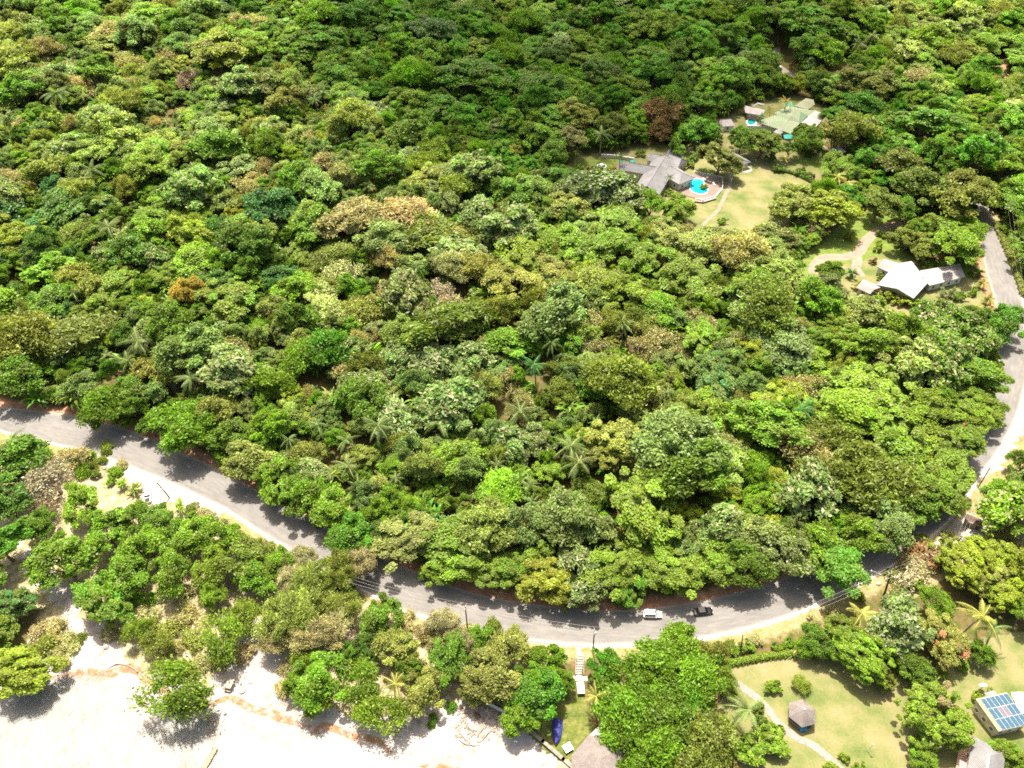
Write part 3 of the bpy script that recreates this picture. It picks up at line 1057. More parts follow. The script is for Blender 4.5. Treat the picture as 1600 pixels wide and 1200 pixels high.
for s in range(2):
    V, A, mb = palm_arrays(950 + s, 2.6, 2.2, 13, .15, .3)
    reg('youngpalm', V, A, mb, 2.3, 2.6, 'palebark')
for s in range(2):
    V, A, mb = rosette_arrays(1000 + s, 13, 3.0, .62, 3, .9, 1.6)
    reg('banana', V, A, mb, 2.7, 2.2)
for s in range(2):
    V, A, mb = rosette_arrays(1050 + s, 26, 1.5, .22, 1, 0, .2)
    reg('spiky', V, A, mb, 1.3, .8)
for s in range(2):
    V, A, mb = bamboo_arrays(1100 + s)
    reg('bamboo', V, A, mb, 4.6, 6.2, 'palebark')
for s in range(3):   # shrubs
    V, A, pts = crown_arrays(1200 + s, 2.0, 0.0, 2.6, 9, 6, 40, .3, .85, .6, 1.3, warm=.4)
    reg('shrub', V, A, trunk_mb(pts, .5, 2.6, .09, s), 2.0, 1.3)
for s in range(2):   # scraggy scrub, low and open
    V, A, pts = crown_arrays(1300 + s, 2.6, -.2, 2.0, 10, 6, 34, .26, .7, 1.0, 2.2, clump_r=.45, lobed=1.0, inner=.8, subr=.7, accent=.3)
    reg('scrub', V, A, trunk_mb(pts, .4, 2.0, .07, s), 2.5, 1.0)

# colours (albedo)
T = {
    'bright': (.135, .28, .016), 'mid': (.1, .22, .018), 'dark': (.065, .17, .02), 'yellow': (.25, .34, .022),
    'olive': (.18, .235, .038), 'grey': (.165, .26, .075), 'pale': (.24, .33, .08), 'tan': (.33, .32, .135), 'brown': (.2, .12, .055),
    'teal': (.05, .18, .05), 'lime': (.185, .335, .022), 'vivid': (.07, .25, .014), 'pink': (.42, .37, .27), 'dolive': (.125, .175, .03),
    'ylolive': (.27, .32, .07), 'orange': (.5, .38, .07), 'palm': (.13, .19, .06), 'palmy': (.32, .33, .08), 'straw': (.4, .38, .2),
}
T = {k: (v[0] * 1.0, v[1] * .96, v[2] * 1.0) for k, v in T.items()}
ACC = {'cream': (.42, .39, .22), 'yellow': (.35, .34, .04), 'rust': (.3, .11, .04), 'orange': (.52, .38, .08), 'tan': (.33, .25, .13), 'salmon': (.55, .22, .13), 'white': (.38, .38, .27), 'lime': (.25, .33, .04)}
DESC = {
    'broad': 'broadleaf tree', 'dome': 'dome-crowned tree', 'layer': 'layered tree', 'bigleaf': 'large-leaved tree', 'feather': 'feathery tree',
    'airy': 'airy tree', 'creamtree': 'spreading tree', 'mango': 'dense rounded tree', 'broadlayer': 'wide flat-topped tree', 'dry': 'dry twiggy tree', 'needle': 'wispy drooping tree', 'palm': 'coconut palm', 'youngpalm': 'short young palm', 'banana': 'banana-leaved clump',
    'spiky': 'spiky rosette plant', 'bamboo': 'plume of bamboo', 'shrub': 'rounded shrub', 'scrub': 'straggly scrub bush'}
TDESC = {'bright': 'bright green', 'mid': 'mid green', 'dark': 'dark green', 'yellow': 'yellow-green', 'olive': 'olive', 'grey': 'grey-green', 'pale': 'pale green', 'tan': 'tan', 'brown': 'red-brown',
         'teal': 'deep bluish green', 'lime': 'lime green', 'vivid': 'vivid green', 'pink': 'pinkish bare', 'dolive': 'dark olive', 'ylolive': 'yellowish olive', 'orange': 'orange-yellow',
         'palm': 'dusty green', 'palmy': 'yellowing', 'straw': 'straw-coloured'}
NAME = {'palm': 'coconut_palm', 'youngpalm': 'young_palm', 'banana': 'banana_plant', 'spiky': 'spiky_plant', 'bamboo': 'bamboo_clump', 'shrub': 'shrub', 'scrub': 'scrub_bush', 'dry': 'dry_tree', 'needle': 'casuarina_tree'}
CAT = {'palm': 'palm', 'youngpalm': 'palm', 'banana': 'banana plant', 'spiky': 'plant', 'bamboo': 'bamboo', 'shrub': 'shrub', 'scrub': 'bush', 'dry': 'dry tree', 'needle': 'tree'}

TREES = []   # dict(kind,x,y,z,s,sz,rz,tint,acc,tname,px,py,rpx,hand)


def jit(c, a=.14):
    f = 1 + random.uniform(-a, a)
    return tuple(max(.005, x * f * (1 + random.uniform(-a, a) * .6)) for x in c)


def put(px, py, rpx, kind, tint, acc=None, tall=1.0, flag='hand', z=None):
    """a plant whose crown centre is seen at (px, py); solved for where it stands"""
    pr = random.choice(PROTO[kind])
    z0 = 0.0
    for _ in range(6):
        sc0 = 5.0
        a = P(px, py, z0 + pr['hc'])
        _, _, ppm = proj(a.x, a.y, z0 + pr['hc'])
        s = (rpx / ppm) / pr['R']
        hc = pr['hc'] * (s ** .75) * tall
        a = P(px, py, z0 + hc)
        z0 = float(hgt(a.x, a.y)) if z is None else z
    sz = (s ** .75) * tall
    TREES.append(dict(kind=kind, pr=pr, x=a.x, y=a.y, z=z0, s=s, sz=sz, rz=random.uniform(0, 6.28), tint=jit(T[tint]),
                      acc=ACC[acc] if acc else tuple(min(1, q * 1.7) for q in T[tint]), tname=tint, aname=acc, px=px, py=py, rpx=rpx, hand=flag))


def many(kind, rows):
    for r in rows:
        put(r[0], r[1], r[2], kind, r[3], *(r[4:]))


# ---- south of the road, west part
many('broad', [(132, 788, 36, 'lime'), (97, 872, 46, 'bright'), (168, 832, 38, 'bright'), (235, 852, 38, 'bright'), (58, 822, 26, 'mid')])
many('dome', [(157, 940, 42, 'vivid'), (28, 1050, 46, 'yellow'), (-10, 990, 36, 'mid'), (17, 947, 34, 'teal')])
many('broad', [(18, 722, 46, 'mid'), (5, 780, 40, 'dark'), (0, 850, 40, 'vivid'), (198, 892, 36, 'bright'), (274, 876, 36, 'bright'), (302, 836, 32, 'lime'),
               (333, 886, 32, 'lime'), (378, 876, 36, 'olive'), (400, 905, 32, 'bright'), (345, 845, 34, 'bright'), (430, 880, 26, 'bright'), (408, 860, 26, 'olive'), (250, 815, 30, 'mid'),
               (-40, 900, 44, 'mid'), (205, 810, 26, 'mid'), (330, 925, 22, 'lime')])
many('dry', [(78, 742, 42, 'pink', 'tan'), (55, 790, 26, 'pink', 'tan'), (110, 715, 24, 'straw')])
many('airy', [(270, 1078, 46, 'bright'), (345, 995, 34, 'bright'), (215, 985, 20, 'lime'), (390, 960, 26, 'bright'), (240, 1010, 22, 'olive')])
many('scrub', [(232, 962, 16, 'straw'), (262, 985, 17, 'ylolive'), (290, 962, 16, 'tan'), (302, 1000, 16, 'ylolive'), (255, 1025, 15, 'straw'), (290, 935, 15, 'straw'), (225, 935, 14, 'lime'), (320, 975, 14, 'straw'), (275, 1010, 12, 'tan'),
               (90, 990, 18, 'straw'), (70, 1010, 18, 'olive'), (110, 1005, 14, 'straw'), (60, 985, 14, 'straw'), (95, 1030, 14, 'tan'), (120, 1000, 10, 'olive'), (310, 1040, 14, 'tan'), (380, 1020, 16, 'straw'),
               (170, 990, 12, 'straw'), (340, 1035, 12, 'tan'), (440, 1075, 12, 'straw'), (165, 700, 10, 'olive'), (190, 725, 8, 'straw'), (300, 795, 10, 'olive'), (330, 808, 9, 'straw'), (130, 715, 12, 'lime')])
many('banana', [(208, 765, 13, 'olive'), (190, 755, 11, 'lime'), (215, 785, 12, 'ylolive'), (280, 790, 12, 'lime'), (60, 715, 12, 'bright'), (78, 705, 10, 'lime')])
many('shrub', [(250, 800, 8, 'lime'), (330, 815, 8, 'mid'), (355, 828, 9, 'bright'), (380, 842, 9, 'lime'), (345, 822, 7, 'olive'), (400, 858, 8, 'mid'), (300, 806, 9, 'bright'), (110, 722, 9, 'bright'), (95, 735, 9, 'lime'), (150, 740, 9, 'mid'), (175, 748, 9, 'bright')])
many('scrub', [(130, 735, 12, 'lime'), (155, 722, 9, 'olive'), (178, 738, 10, 'lime'), (315, 802, 9, 'straw'), (345, 818, 8, 'ylolive'), (375, 832, 8, 'straw'), (405, 848, 8, 'straw'), (440, 872, 9, 'straw'), (460, 885, 9, 'ylolive'), (100, 705, 7, 'straw'),
               (25, 700, 12, 'bright'), (45, 708, 12, 'mid'), (590, 945, 8, 'straw'), (600, 935, 6, 'olive')])
# ---- south, middle
many('needle', [(455, 950, 42, 'ylolive'), (488, 910, 34, 'ylolive'), (520, 975, 26, 'straw'), (430, 995, 28, 'straw'), (530, 890, 26, 'ylolive', None, 1.35), (560, 885, 24, 'straw', None, 1.3), (500, 990, 34, 'straw'), (475, 870, 20, 'straw'),
                (525, 950, 28, 'ylolive'), (455, 905, 24, 'straw'), (695, 975, 24, 'straw'), (720, 1000, 20, 'straw')])
many('broad', [(508, 965, 18, 'lime'), (600, 962, 32, 'mid'), (545, 930, 16, 'mid'), (620, 1013, 33, 'ylolive'), (703, 1027, 34, 'mid'), (503, 1060, 40, 'bright'), (663, 1077, 32, 'ylolive'),
               (765, 1058, 42, 'ylolive'), (792, 1018, 36, 'ylolive'), (753, 993, 20, 'bright'), (700, 970, 10, 'vivid'), (857, 1030, 27, 'bright'), (842, 1085, 40, 'vivid'), (818, 1115, 30, 'bright'),
               (868, 1060, 22, 'bright'), (943, 1041, 25, 'vivid'), (835, 1065, 30, 'bright'), (740, 1040, 22, 'mid'), (575, 1010, 24, 'dark'), (640, 1040, 22, 'mid'), (545, 1020, 20, 'mid'), (465, 1065, 22, 'bright'),
               (735, 1075, 20, 'ylolive'), (948, 1066, 18, 'bright'), (800, 1090, 24, 'mid')])
many('airy', [(597, 1120, 33, 'lime'), (560, 1068, 32, 'bright'), (650, 1040, 22, 'olive'), (500, 1095, 22, 'lime'), (480, 1030, 22, 'bright')])
many('dry', [(540, 1000, 22, 'pink'), (680, 1005, 18, 'tan'), (575, 970, 14, 'pink'), (660, 985, 14, 'tan')])
many('scrub', [(672, 1000, 14, 'tan'), (730, 985, 12, 'straw'), (640, 970, 12, 'straw'), (675, 1125, 8, 'mid'), (705, 1105, 8, 'mid'), (445, 1045, 10, 'straw'), (640, 1095, 12, 'straw'), (770, 975, 10, 'olive')])
# ---- south, the tall grove beside the steps
many('feather', [(1058, 1006, 32, 'lime', None, 1.1), (1017, 1047, 44, 'bright'), (1083, 1060, 42, 'bright'), (987, 1100, 44, 'bright'), (1048, 1118, 48, 'mid'), (1108, 1150, 40, 'olive'), (1027, 1165, 44, 'bright'),
                 (975, 1135, 38, 'bright'), (1085, 1182, 40, 'olive'), (1100, 1020, 26, 'olive'), (1070, 1090, 36, 'vivid'), (1045, 1078, 30, 'mid'), (1000, 1195, 30, 'bright'), (1065, 1025, 24, 'mid')])
many('airy', [(1056, 992, 20, 'bright', None, 1.1), (1130, 1065, 20, 'mid')])
many('shrub', [(1205, 1073, 13, 'bright'), (1188, 1162, 30, 'bright'), (1205, 1150, 20, 'lime'), (1190, 1128, 12, 'dark'), (1170, 1180, 24, 'bright'), (1318, 1182, 8, 'yellow'), (1298, 1200, 12, 'lime'), (1345, 1200, 10, 'bright'),
               (1143, 1197, 9, 'brown', 'salmon'), (1130, 1055, 16, 'mid'), (1165, 1010, 12, 'bright'), (1145, 1020, 9, 'bright'), (1215, 1140, 8, 'dark'), (1185, 1105, 10, 'mid'), (1135, 1180, 16, 'olive')])
many('airy', [(1252, 1067, 14, 'lime', None, .6)])
many('palm', [(1157, 1105, 36, 'palm', None, .8), (930, 1080, 22, 'palmy'), (612, 1067, 25, 'palmy'), (1350, 963, 27, 'palmy', None, .75), (1530, 957, 32, 'palmy'), (1562, 985, 26, 'palm'), (1112, 1060, 18, 'palm'), (14, 690, 24, 'palm')])
# ---- south, garden on the right
many('mango', [(1343, 1022, 50, 'lime'), (1510, 885, 48, 'yellow'), (1552, 872, 44, 'yellow'), (1578, 925, 40, 'yellow'), (1463, 1117, 56, 'lime', 'tan'), (38, 372, 44, 'yellow'), (1066, 1115, 1, 'mid')][:6])
many('dome', [(1320, 988, 32, 'mid'), (1473, 996, 38, 'ylolive', 'salmon'), 
              (1440, 1180, 22, 'bright'), (1575, 1180, 26, 'bright'), (1540, 905, 34, 'ylolive'), (1384, 1065, 16, 'olive')])
many('bigleaf', [(1407, 972, 42, 'grey', 'white'), (1575, 790, 42, 'lime', 'cream'), (1608, 755, 26, 'mid', 'cream')])
many('broad', [(1467, 943, 26, 'bright'), (1277, 1000, 24, 'mid'), (1574, 772, 30, 'bright'), (1602, 724, 22, 'mid'), (1645, 665, 20, 'dark'), (1560, 764, 11, 'lime'), (1620, 800, 40, 'mid'), (1530, 1018, 18, 'bright'),
               (1433, 1045, 26, 'mid'), (1600, 960, 26, 'bright'), (1640, 900, 50, 'yellow'), (1255, 1010, 16, 'bright'), (1445, 1070, 20, 'mid')])
many('shrub', [(1463, 1014, 13, 'orange', 'salmon'), (1383, 1020, 12, 'mid'), (1505, 1040, 10, 'bright'), (1525, 1088, 9, 'lime'), (1550, 1085, 9, 'olive'), (1545, 1120, 8, 'vivid'), (1440, 1160, 12, 'bright'),
               (1230, 1005, 10, 'bright'), (1215, 1012, 9, 'lime'), (1300, 1010, 12, 'mid'), (1410, 915, 12, 'mid'), (1432, 915, 12, 'lime'), (1597, 1190, 16, 'bright'), (1580, 850, 10, 'mid')])
many('scrub', [(1443, 868, 24, 'tan', 'salmon'), (1420, 898, 22, 'pink'), (1405, 920, 14, 'tan'), (1460, 860, 18, 'olive'), (1432, 885, 20, 'straw'), (1395, 900, 10, 'olive'), (1340, 930, 9, 'olive'), (1300, 955, 9, 'straw'),
               (1270, 968, 8, 'straw'), (1180, 1000, 10, 'straw'), (1570, 835, 14, 'tan'), (1555, 825, 10, 'olive'), (1140, 1010, 10, 'olive'), (1510, 850, 12, 'ylolive'), (1440, 845, 12, 'olive'), (1480, 835, 7, 'straw')])
many('spiky', [(1240, 1022, 11, 'ylolive', 'yellow'), (1258, 1018, 11, 'ylolive', 'yellow'), (1272, 1025, 10, 'olive', 'yellow'), (1282, 990, 10, 'straw', 'yellow'), (1295, 985, 10, 'straw', 'yellow'), (1250, 1000, 9, 'olive'),
               (1425, 1040, 10, 'bright', 'rust'), (1440, 1052, 10, 'lime'), (1455, 1045, 9, 'bright'), (1432, 1060, 9, 'mid'), (1418, 1055, 9, 'lime')])
many('banana', [(1410, 1045, 13, 'lime'), (1450, 1062, 12, 'bright'), (1470, 1052, 11, 'mid', 'rust')])
many('dry', [(1590, 815, 22, 'tan'), (1605, 840, 18, 'tan')])
# ---- first row north of the road
many('feather', [(287, 664, 46, 'bright'), (165, 632, 34, 'bright')])
many('banana', [(60, 600, 16, 'ylolive'), (80, 608, 18, 'pale'), (100, 615, 15, 'ylolive'), (88, 590, 15, 'grey'), (68, 620, 13, 'pale')])
many('broad', [(20, 585, 40, 'mid'), (125, 600, 26, 'grey'), (205, 610, 30, 'mid'), (340, 640, 34, 'olive'), (391, 722, 38, 'pale'), (360, 680, 32, 'mid'), (430, 745, 34, 'bright'), (475, 770, 34, 'bright'),
               (515, 790, 34, 'lime'), (550, 835, 36, 'vivid'), (590, 835, 26, 'dark'), (235, 665, 18, 'mid')])
many('layer', [(640, 838, 46, 'pale'), (710, 850, 50, 'bright'), (717, 885, 38, 'lime'), (690, 893, 26, 'bright'), (780, 890, 36, 'bright'), (1062, 892, 40, 'lime'), (1033, 885, 42, 'bright'), (1122, 872, 38, 'bright'), (1310, 880, 46, 'vivid'),
               (960, 885, 46, 'bright'), (984, 915, 28, 'vivid'), (1526, 582, 42, 'bright'), (1500, 692, 40, 'bright'), (1541, 652, 28, 'lime'), (1490, 735, 40, 'bright'), (1440, 640, 46, 'bright'),
               (1450, 760, 44, 'bright')])
many('dome', [(850, 905, 42, 'yellow'), (830, 870, 34, 'mid')])
many('bigleaf', [(917, 925, 28, 'grey', 'cream'), (905, 880, 34, 'grey', 'cream')])
many('creamtree', [(1484, 533, 92, 'mid', 'cream')])
many('broadlayer', [(1357, 612, 68, 'lime'), (1520, 630, 45, 'bright'), (1445, 690, 50, 'lime')])
many('broad', [(1160, 880, 40, 'mid'), (1227, 862, 44, 'grey'), (1270, 850, 40, 'bright'), (1350, 838, 34, 'bright'), (1388, 815, 40, 'grey'), (1430, 790, 36, 'mid'), (1570, 497, 30, 'vivid'), (1190, 840, 38, 'pale')])
# ---- marked trees inside the forest
many('dome', [(482, 75, 44, 'vivid'), (425, 45, 26, 'vivid'), (575, 235, 26, 'vivid'), (888, 532, 26, 'vivid'), (958, 690, 44, 'ylolive'), (955, 712, 30, 'olive'), (1354, 132, 44, 'dolive'),
              (1397, 196, 28, 'lime'), (1062, 326, 28, 'bright'), (1293, 328, 44, 'yellow'), (1243, 318, 40, 'olive'), (1124, 248, 32, 'dolive'), (1192, 222, 30, 'mid'), (1259, 208, 20, 'mid'), (1320, 160, 22, 'lime'),
              (640, 300, 24, 'dark'), (265, 350, 24, 'bright'), (1117, 600, 40, 'teal'), (1445, 385, 26, 'olive'), (1418, 372, 26, 'olive'), (1100, 650, 44, 'bright'), (1120, 575, 36, 'teal')])
many('layer', [(733, 112, 44, 'vivid'), (844, 128, 34, 'vivid'), (672, 44, 36, 'teal'), (337, 76, 48, 'yellow'), (800, 440, 44, 'ylolive'), (860, 420, 34, 'ylolive'), (1492, 380, 42, 'bright'), (1482, 355, 30, 'lime'),
               (1451, 190, 44, 'vivid'), (1269, 34, 44, 'vivid'), (1050, 375, 40, 'pale'), (1100, 385, 42, 'pale'), (1150, 375, 36, 'pale'), (1200, 400, 40, 'pale'), (950, 385, 40, 'bright'), (1020, 400, 36, 'lime'), (1320, 640, 50, 'lime'),
               (1400, 690, 50, 'bright'), (1180, 450, 44, 'bright'), (1080, 430, 44, 'bright'), (220, 350, 26, 'bright'), (150, 480, 30, 'bright'), (545, 165, 30, 'dark')])
many('bigleaf', [(930, 290, 40, 'grey', 'white'), (970, 300, 38, 'grey', 'white'), (895, 295, 30, 'grey', 'white'), (740, 335, 30, 'grey', 'cream'), (740, 560, 32, 'grey', 'cream'), (620, 560, 30, 'grey', 'cream'),
                 (1210, 370, 26, 'pale', 'cream'), (1300, 438, 18, 'grey', 'cream'), (240, 400, 26, 'grey', 'cream'), (560, 600, 30, 'grey', 'cream'), (1500, 50, 30, 'pale', 'cream'), (1225, 375, 24, 'pale', 'cream')])
many('feather', [(675, 236, 26, 'lime'), (655, 255, 22, 'yellow'), (1290, 680, 40, 'olive'), (1255, 700, 36, 'tan'), (1270, 740, 34, 'olive'), (410, 600, 34, 'bright'), (515, 545, 36, 'vivid'), (470, 560, 30, 'bright')])
many('dry', [(683, 447, 24, 'pink'), (703, 475, 26, 'pink', 'cream'), (352, 548, 32, 'tan'), (1268, 345, 22, 'tan'), (1268, 600, 30, 'tan'), (1090, 500, 30, 'tan'), (1035, 530, 34, 'tan'), (460, 270, 26, 'tan'), (510, 250, 28, 'tan'),
             (925, 500, 26, 'tan'), (790, 590, 24, 'tan'), (300, 120, 26, 'pink', 'salmon'), (200, 100, 26, 'tan'), (110, 105, 26, 'tan', 'rust'), (375, 290, 26, 'tan'), (260, 85, 22, 'tan'), (930, 545, 26, 'tan'), (1440, 620, 22, 'tan', 'cream'),
             (1000, 540, 26, 'tan'), (340, 130, 20, 'pink'), (1150, 700, 24, 'tan'), (1230, 600, 20, 'tan'), (70, 110, 20, 'tan', 'rust'), (600, 250, 18, 'tan'), (1155, 530, 20, 'tan'), (485, 215, 20, 'tan')])
many('feather', [(1033, 178, 28, 'brown', 'rust'), (1033, 200, 20, 'brown', 'rust')])
many('dome', [(293, 458, 27, 'orange', 'orange', 1.5), (285, 436, 12, 'orange', 'orange'), (316, 480, 12, 'orange', 'orange'), (268, 478, 10, 'orange', 'orange')])
many('bamboo', [(1333, 196, 36, 'olive'), (1310, 210, 26, 'olive'), (70, 265, 32, 'ylolive'), (115, 295, 26, 'ylolive'), (115, 430, 26, 'ylolive'), (145, 445, 24, 'ylolive'), (235, 575, 28, 'ylolive'), (265, 590, 24, 'ylolive'), (345, 45, 24, 'olive')])
many('palm', [(320, 178, 23, 'palm'), (493, 153, 16, 'palm'), (85, 145, 24, 'palm'), (145, 265, 22, 'palm'), (306, 265, 23, 'palm'), (170, 350, 26, 'palm'), (212, 535, 28, 'palm'), (195, 560, 22, 'palm'), (303, 588, 26, 'palm'), (497, 660, 20, 'palm'),
              (592, 662, 29, 'palm'), (690, 658, 26, 'palm'), (803, 636, 27, 'palm'), (838, 565, 24, 'teal'), (886, 697, 30, 'palm'), (900, 722, 30, 'palm', 'tan'), (541, 725, 24, 'palm'), (555, 752, 22, 'palm'), (978, 508, 22, 'palm'), (1258, 633, 26, 'teal'),
              (1042, 613, 20, 'palm'), (940, 208, 19, 'palm'), (970, 243, 13, 'palm'), (1050, 276, 9, 'palm', None, 1.1), (1190, 182, 9, 'teal'), (1228, 158, 15, 'palmy'), (1207, 165, 10, 'palmy'), (1287, 200, 18, 'palmy', 'tan'),
              (1227, 246, 12, 'palmy', 'yellow', .45), (1326, 285, 19, 'palmy', 'yellow', .6), (1331, 334, 16, 'palmy', 'yellow', .7), (1345, 55, 17, 'palm'), (1365, 55, 15, 'palm'), (1283, 240, 7, 'palm'), (1312, 275, 14, 'palmy'),
              (773, 722, 17, 'palm'), (535, 690, 20, 'palm'), (10, 180, 22, 'palm'), (905, 235, 10, 'palm'), (620, 745, 16, 'palm'), (160, 205, 16, 'palm'), (440, 395, 16, 'palm'), (450, 690, 18, 'palm'), (665, 655, 15, 'palm'), (1120, 200, 12, 'palm')])
many('youngpalm', [(1334, 424, 13, 'teal'), (1340, 440, 11, 'palmy'), (1320, 455, 13, 'palm'), (1490, 455, 12, 'palm'), (1475, 452, 11, 'palm'), (1535, 440, 12, 'palmy'), (1545, 465, 13, 'palmy', 'yellow'), (1532, 480, 12, 'palmy'), (1551, 482, 11, 'palmy', 'orange'),
                   (1375, 455, 8, 'palmy')])
many('youngpalm', [(700, 785, 15, 'pale'), (728, 800, 14, 'pale'), (755, 790, 14, 'ylolive'), (775, 815, 15, 'pale'), (800, 795, 14, 'pale'), (825, 815, 14, 'ylolive'), (790, 838, 13, 'pale'), (845, 790, 13, 'pale'), (760, 835, 13, 'ylolive'),
                   (810, 765, 13, 'pale'), (740, 770, 13, 'palm'), (680, 765, 13, 'palm'), (600, 740, 13, 'pale'), (575, 760, 13, 'palm'), (870, 775, 12, 'pale')])
many('shrub', [(1372, 384, 9, 'yellow'), (1378, 366, 7, 'bright'), (1328, 369, 9, 'yellow'), (1365, 408, 6, 'brown'), (1500, 462, 10, 'mid'), (1130, 345, 7, 'bright'), (1065, 352, 9, 'bright'), (1300, 480, 12, 'bright'), (1413, 345, 4, 'brown'),
               (925, 265, 8, 'brown'), (958, 264, 5, 'orange', 'salmon'), (1045, 300, 7, 'bright'), (1060, 305, 7, 'lime'), (1100, 292, 6, 'bright'), (905, 262, 8, 'mid'), (1078, 255, 8, 'mid'), (1000, 240, 7, 'bright'), (1443, 358, 7, 'orange', 'orange'),
               (1205, 245, 9, 'mid'), (1215, 262, 9, 'dark'), (1250, 268, 9, 'mid'), (1265, 275, 8, 'dark'), (1280, 235, 7, 'mid'), (1410, 470, 12, 'yellow'), (1390, 462, 12, 'yellow'), (1372, 470, 12, 'lime'), (1362, 483, 10, 'yellow'), (1440, 476, 11, 'bright'),
               (1520, 455, 8, 'bright'), (1525, 425, 10, 'mid'), (1512, 405, 12, 'bright'), (1110, 236, 10, 'mid'), (1050, 345, 9, 'bright'), (1375, 432, 6, 'bright'), (1440, 408, 8, 'olive'), (1450, 415, 8, 'lime'), (1085, 245, 9, 'mid'), (1265, 240, 7, 'dark')])
many('broad', [(1374, 318, 30, 'olive'), (1415, 322, 20, 'mid'), (1499, 304, 50, 'olive', 'yellow'), (1450, 292, 40, 'dolive'), (1408, 255, 32, 'dolive'), (1364, 248, 28, 'vivid'), (1420, 290, 32, 'mid'), (1530, 300, 32, 'olive', 'yellow'),
               (1300, 425, 20, 'bright'), (1302, 472, 18, 'bright'), (955, 195, 26, 'dolive'), (1160, 215, 22, 'mid'), (1235, 232, 14, 'mid'), (1100, 160, 26, 'mid'), (1090, 205, 26, 'vivid'), (1060, 230, 16, 'mid'), (1225, 128, 16, 'lime'), (1250, 130, 15, 'yellow'),
               (1283, 128, 22, 'dark'), (890, 215, 24, 'tan'), (860, 245, 26, 'mid'), (1455, 350, 18, 'olive'), (870, 260, 16, 'mid'), (905, 275, 12, 'bright')])
NHAND = len(TREES)

# ---- automatic fill of the forest, by real spacing on the ground
cell = {}


def okspot(x, y, r, f=.78):
    ci, cj = int(x // 8), int(y // 8)
    for i in range(ci - 2, ci + 3):
        for j in range(cj - 2, cj + 3):
            for (a, b, q) in cell.get((i, j), ()):
                if (a - x) ** 2 + (b - y) ** 2 < ((r + q) * f) ** 2:
                    return False
    return True


def addspot(x, y, r):
    cell.setdefault((int(x // 8), int(y // 8)), []).append((x, y, r))


for t in TREES:
    if t['kind'] not in ('shrub', 'scrub', 'spiky', 'banana'):
        addspot(t['x'], t['y'], t['s'] * t['pr']['R'])

# regional colour character: (px, py, weight radius, [(kind, tint, acc, weight)...])
MIXES = {
    'topleft': [('palm', 'palm', None, .6), ('broad', 'pale', None, 3), ('broad', 'grey', None, 3), ('feather', 'ylolive', None, 2.5), ('layer', 'lime', None, 2), ('broad', 'bright', None, 2), ('bigleaf', 'grey', 'cream', 2), ('dry', 'tan', None, 1.6),
                ('feather', 'tan', None, 1.2), ('broad', 'mid', None, 2), ('dome', 'olive', None, 1.5)],
    'top': [('broad', 'mid', None, 3), ('dome', 'bright', None, 3), ('layer', 'vivid', None, 3), ('broad', 'vivid', None, 3), ('dome', 'olive', None, .8), ('feather', 'bright', None, 1.5), ('broad', 'dark', None, 2), ('dome', 'vivid', None, 2),
            ('feather', 'mid', None, .6), ('layer', 'bright', None, 2), ('bigleaf', 'grey', 'cream', .8)],
    'left': [('palm', 'palm', None, .6), ('youngpalm', 'palm', None, .5), ('broad', 'mid', None, 3), ('broad', 'bright', None, 2), ('dome', 'yellow', None, 1.6), ('broad', 'dark', None, 2), ('bigleaf', 'grey', 'cream', 1.6), ('layer', 'bright', None, 2), ('feather', 'olive', None, 1.5), ('dome', 'mid', None, 1.5),
             ('broad', 'teal', None, 1)],
    'mid': [('palm', 'palm', None, .7), ('youngpalm', 'palm', None, 1.0), ('banana', 'lime', None, .8), ('broad', 'grey', None, 3), ('bigleaf', 'grey', 'cream', 2.5), ('feather', 'olive', None, 2.4), ('broad', 'mid', None, 2.4), ('broad', 'bright', None, 1.6), ('feather', 'ylolive', None, 1.6), ('dome', 'olive', None, 1.4), ('feather', 'tan', None, .8),
            ('broad', 'pale', None, 1.8), ('dry', 'tan', None, .8), ('layer', 'lime', None, 1)],
    'right': [('layer', 'bright', None, 3), ('broad', 'bright', None, 2.5), ('layer', 'lime', None, 1.6), ('broad', 'grey', None, 1.8), ('feather', 'olive', None, 1.5), ('dome', 'mid', None, 1.2), ('broad', 'pale', None, 1.4), ('bigleaf', 'pale', 'cream', 1),
              ('feather', 'tan', None, .6), ('dome', 'yellow', None, .8)],
    'front': [('broad', 'bright', None, 3), ('layer', 'bright', None, 2), ('broad', 'pale', None, 2), ('broad', 'grey', None, 2), ('bigleaf', 'grey', 'cream', 1.5), ('feather', 'lime', None, 1.2), ('dome', 'yellow', None, 1), ('broad', 'mid', None, 1.5)],
    'topright': [('broad', 'pale', None, 2), ('broad', 'bright', None, 2.5), ('feather', 'olive', None, 2), ('layer', 'bright', None, 2), ('bigleaf', 'pale', 'cream', 1.2), ('dome', 'mid', None, 1.8), ('feather', 'lime', None, 1.5), ('dry', 'tan', None, .5),
                 ('broad', 'mid', None, 1.5)],
}
CENTERS = [('topleft', 200, 60), ('topleft', 350, 180), ('topleft', 60, 210), ('topleft', 500, 270), ('left', 80, 480), ('left', 250, 460), ('left', 180, 590), ('left', 380, 430), ('top', 650, 80), ('top', 900, 90), ('top', 780, 210), ('top', 1050, 90), ('top', 1150, 60),
           ('mid', 620, 420), ('mid', 750, 560), ('mid', 540, 620), ('mid', 950, 580), ('mid', 650, 700), ('mid', 900, 760), ('mid', 420, 330), ('right', 1150, 460), ('right', 1300, 620), ('right', 1450, 650), ('right', 1000, 420), ('front', 650, 830),
           ('front', 950, 870), ('front', 1200, 820), ('front', 430, 690), ('topright', 1450, 60), ('topright', 1560, 200), ('topright', 1340, 60), ('top', 1420, 240), ('topright', 1600, 380), ('top', 600, 150), ('topleft', 0, 50), ('top', 480, 40), ('mid', 700, 370)]


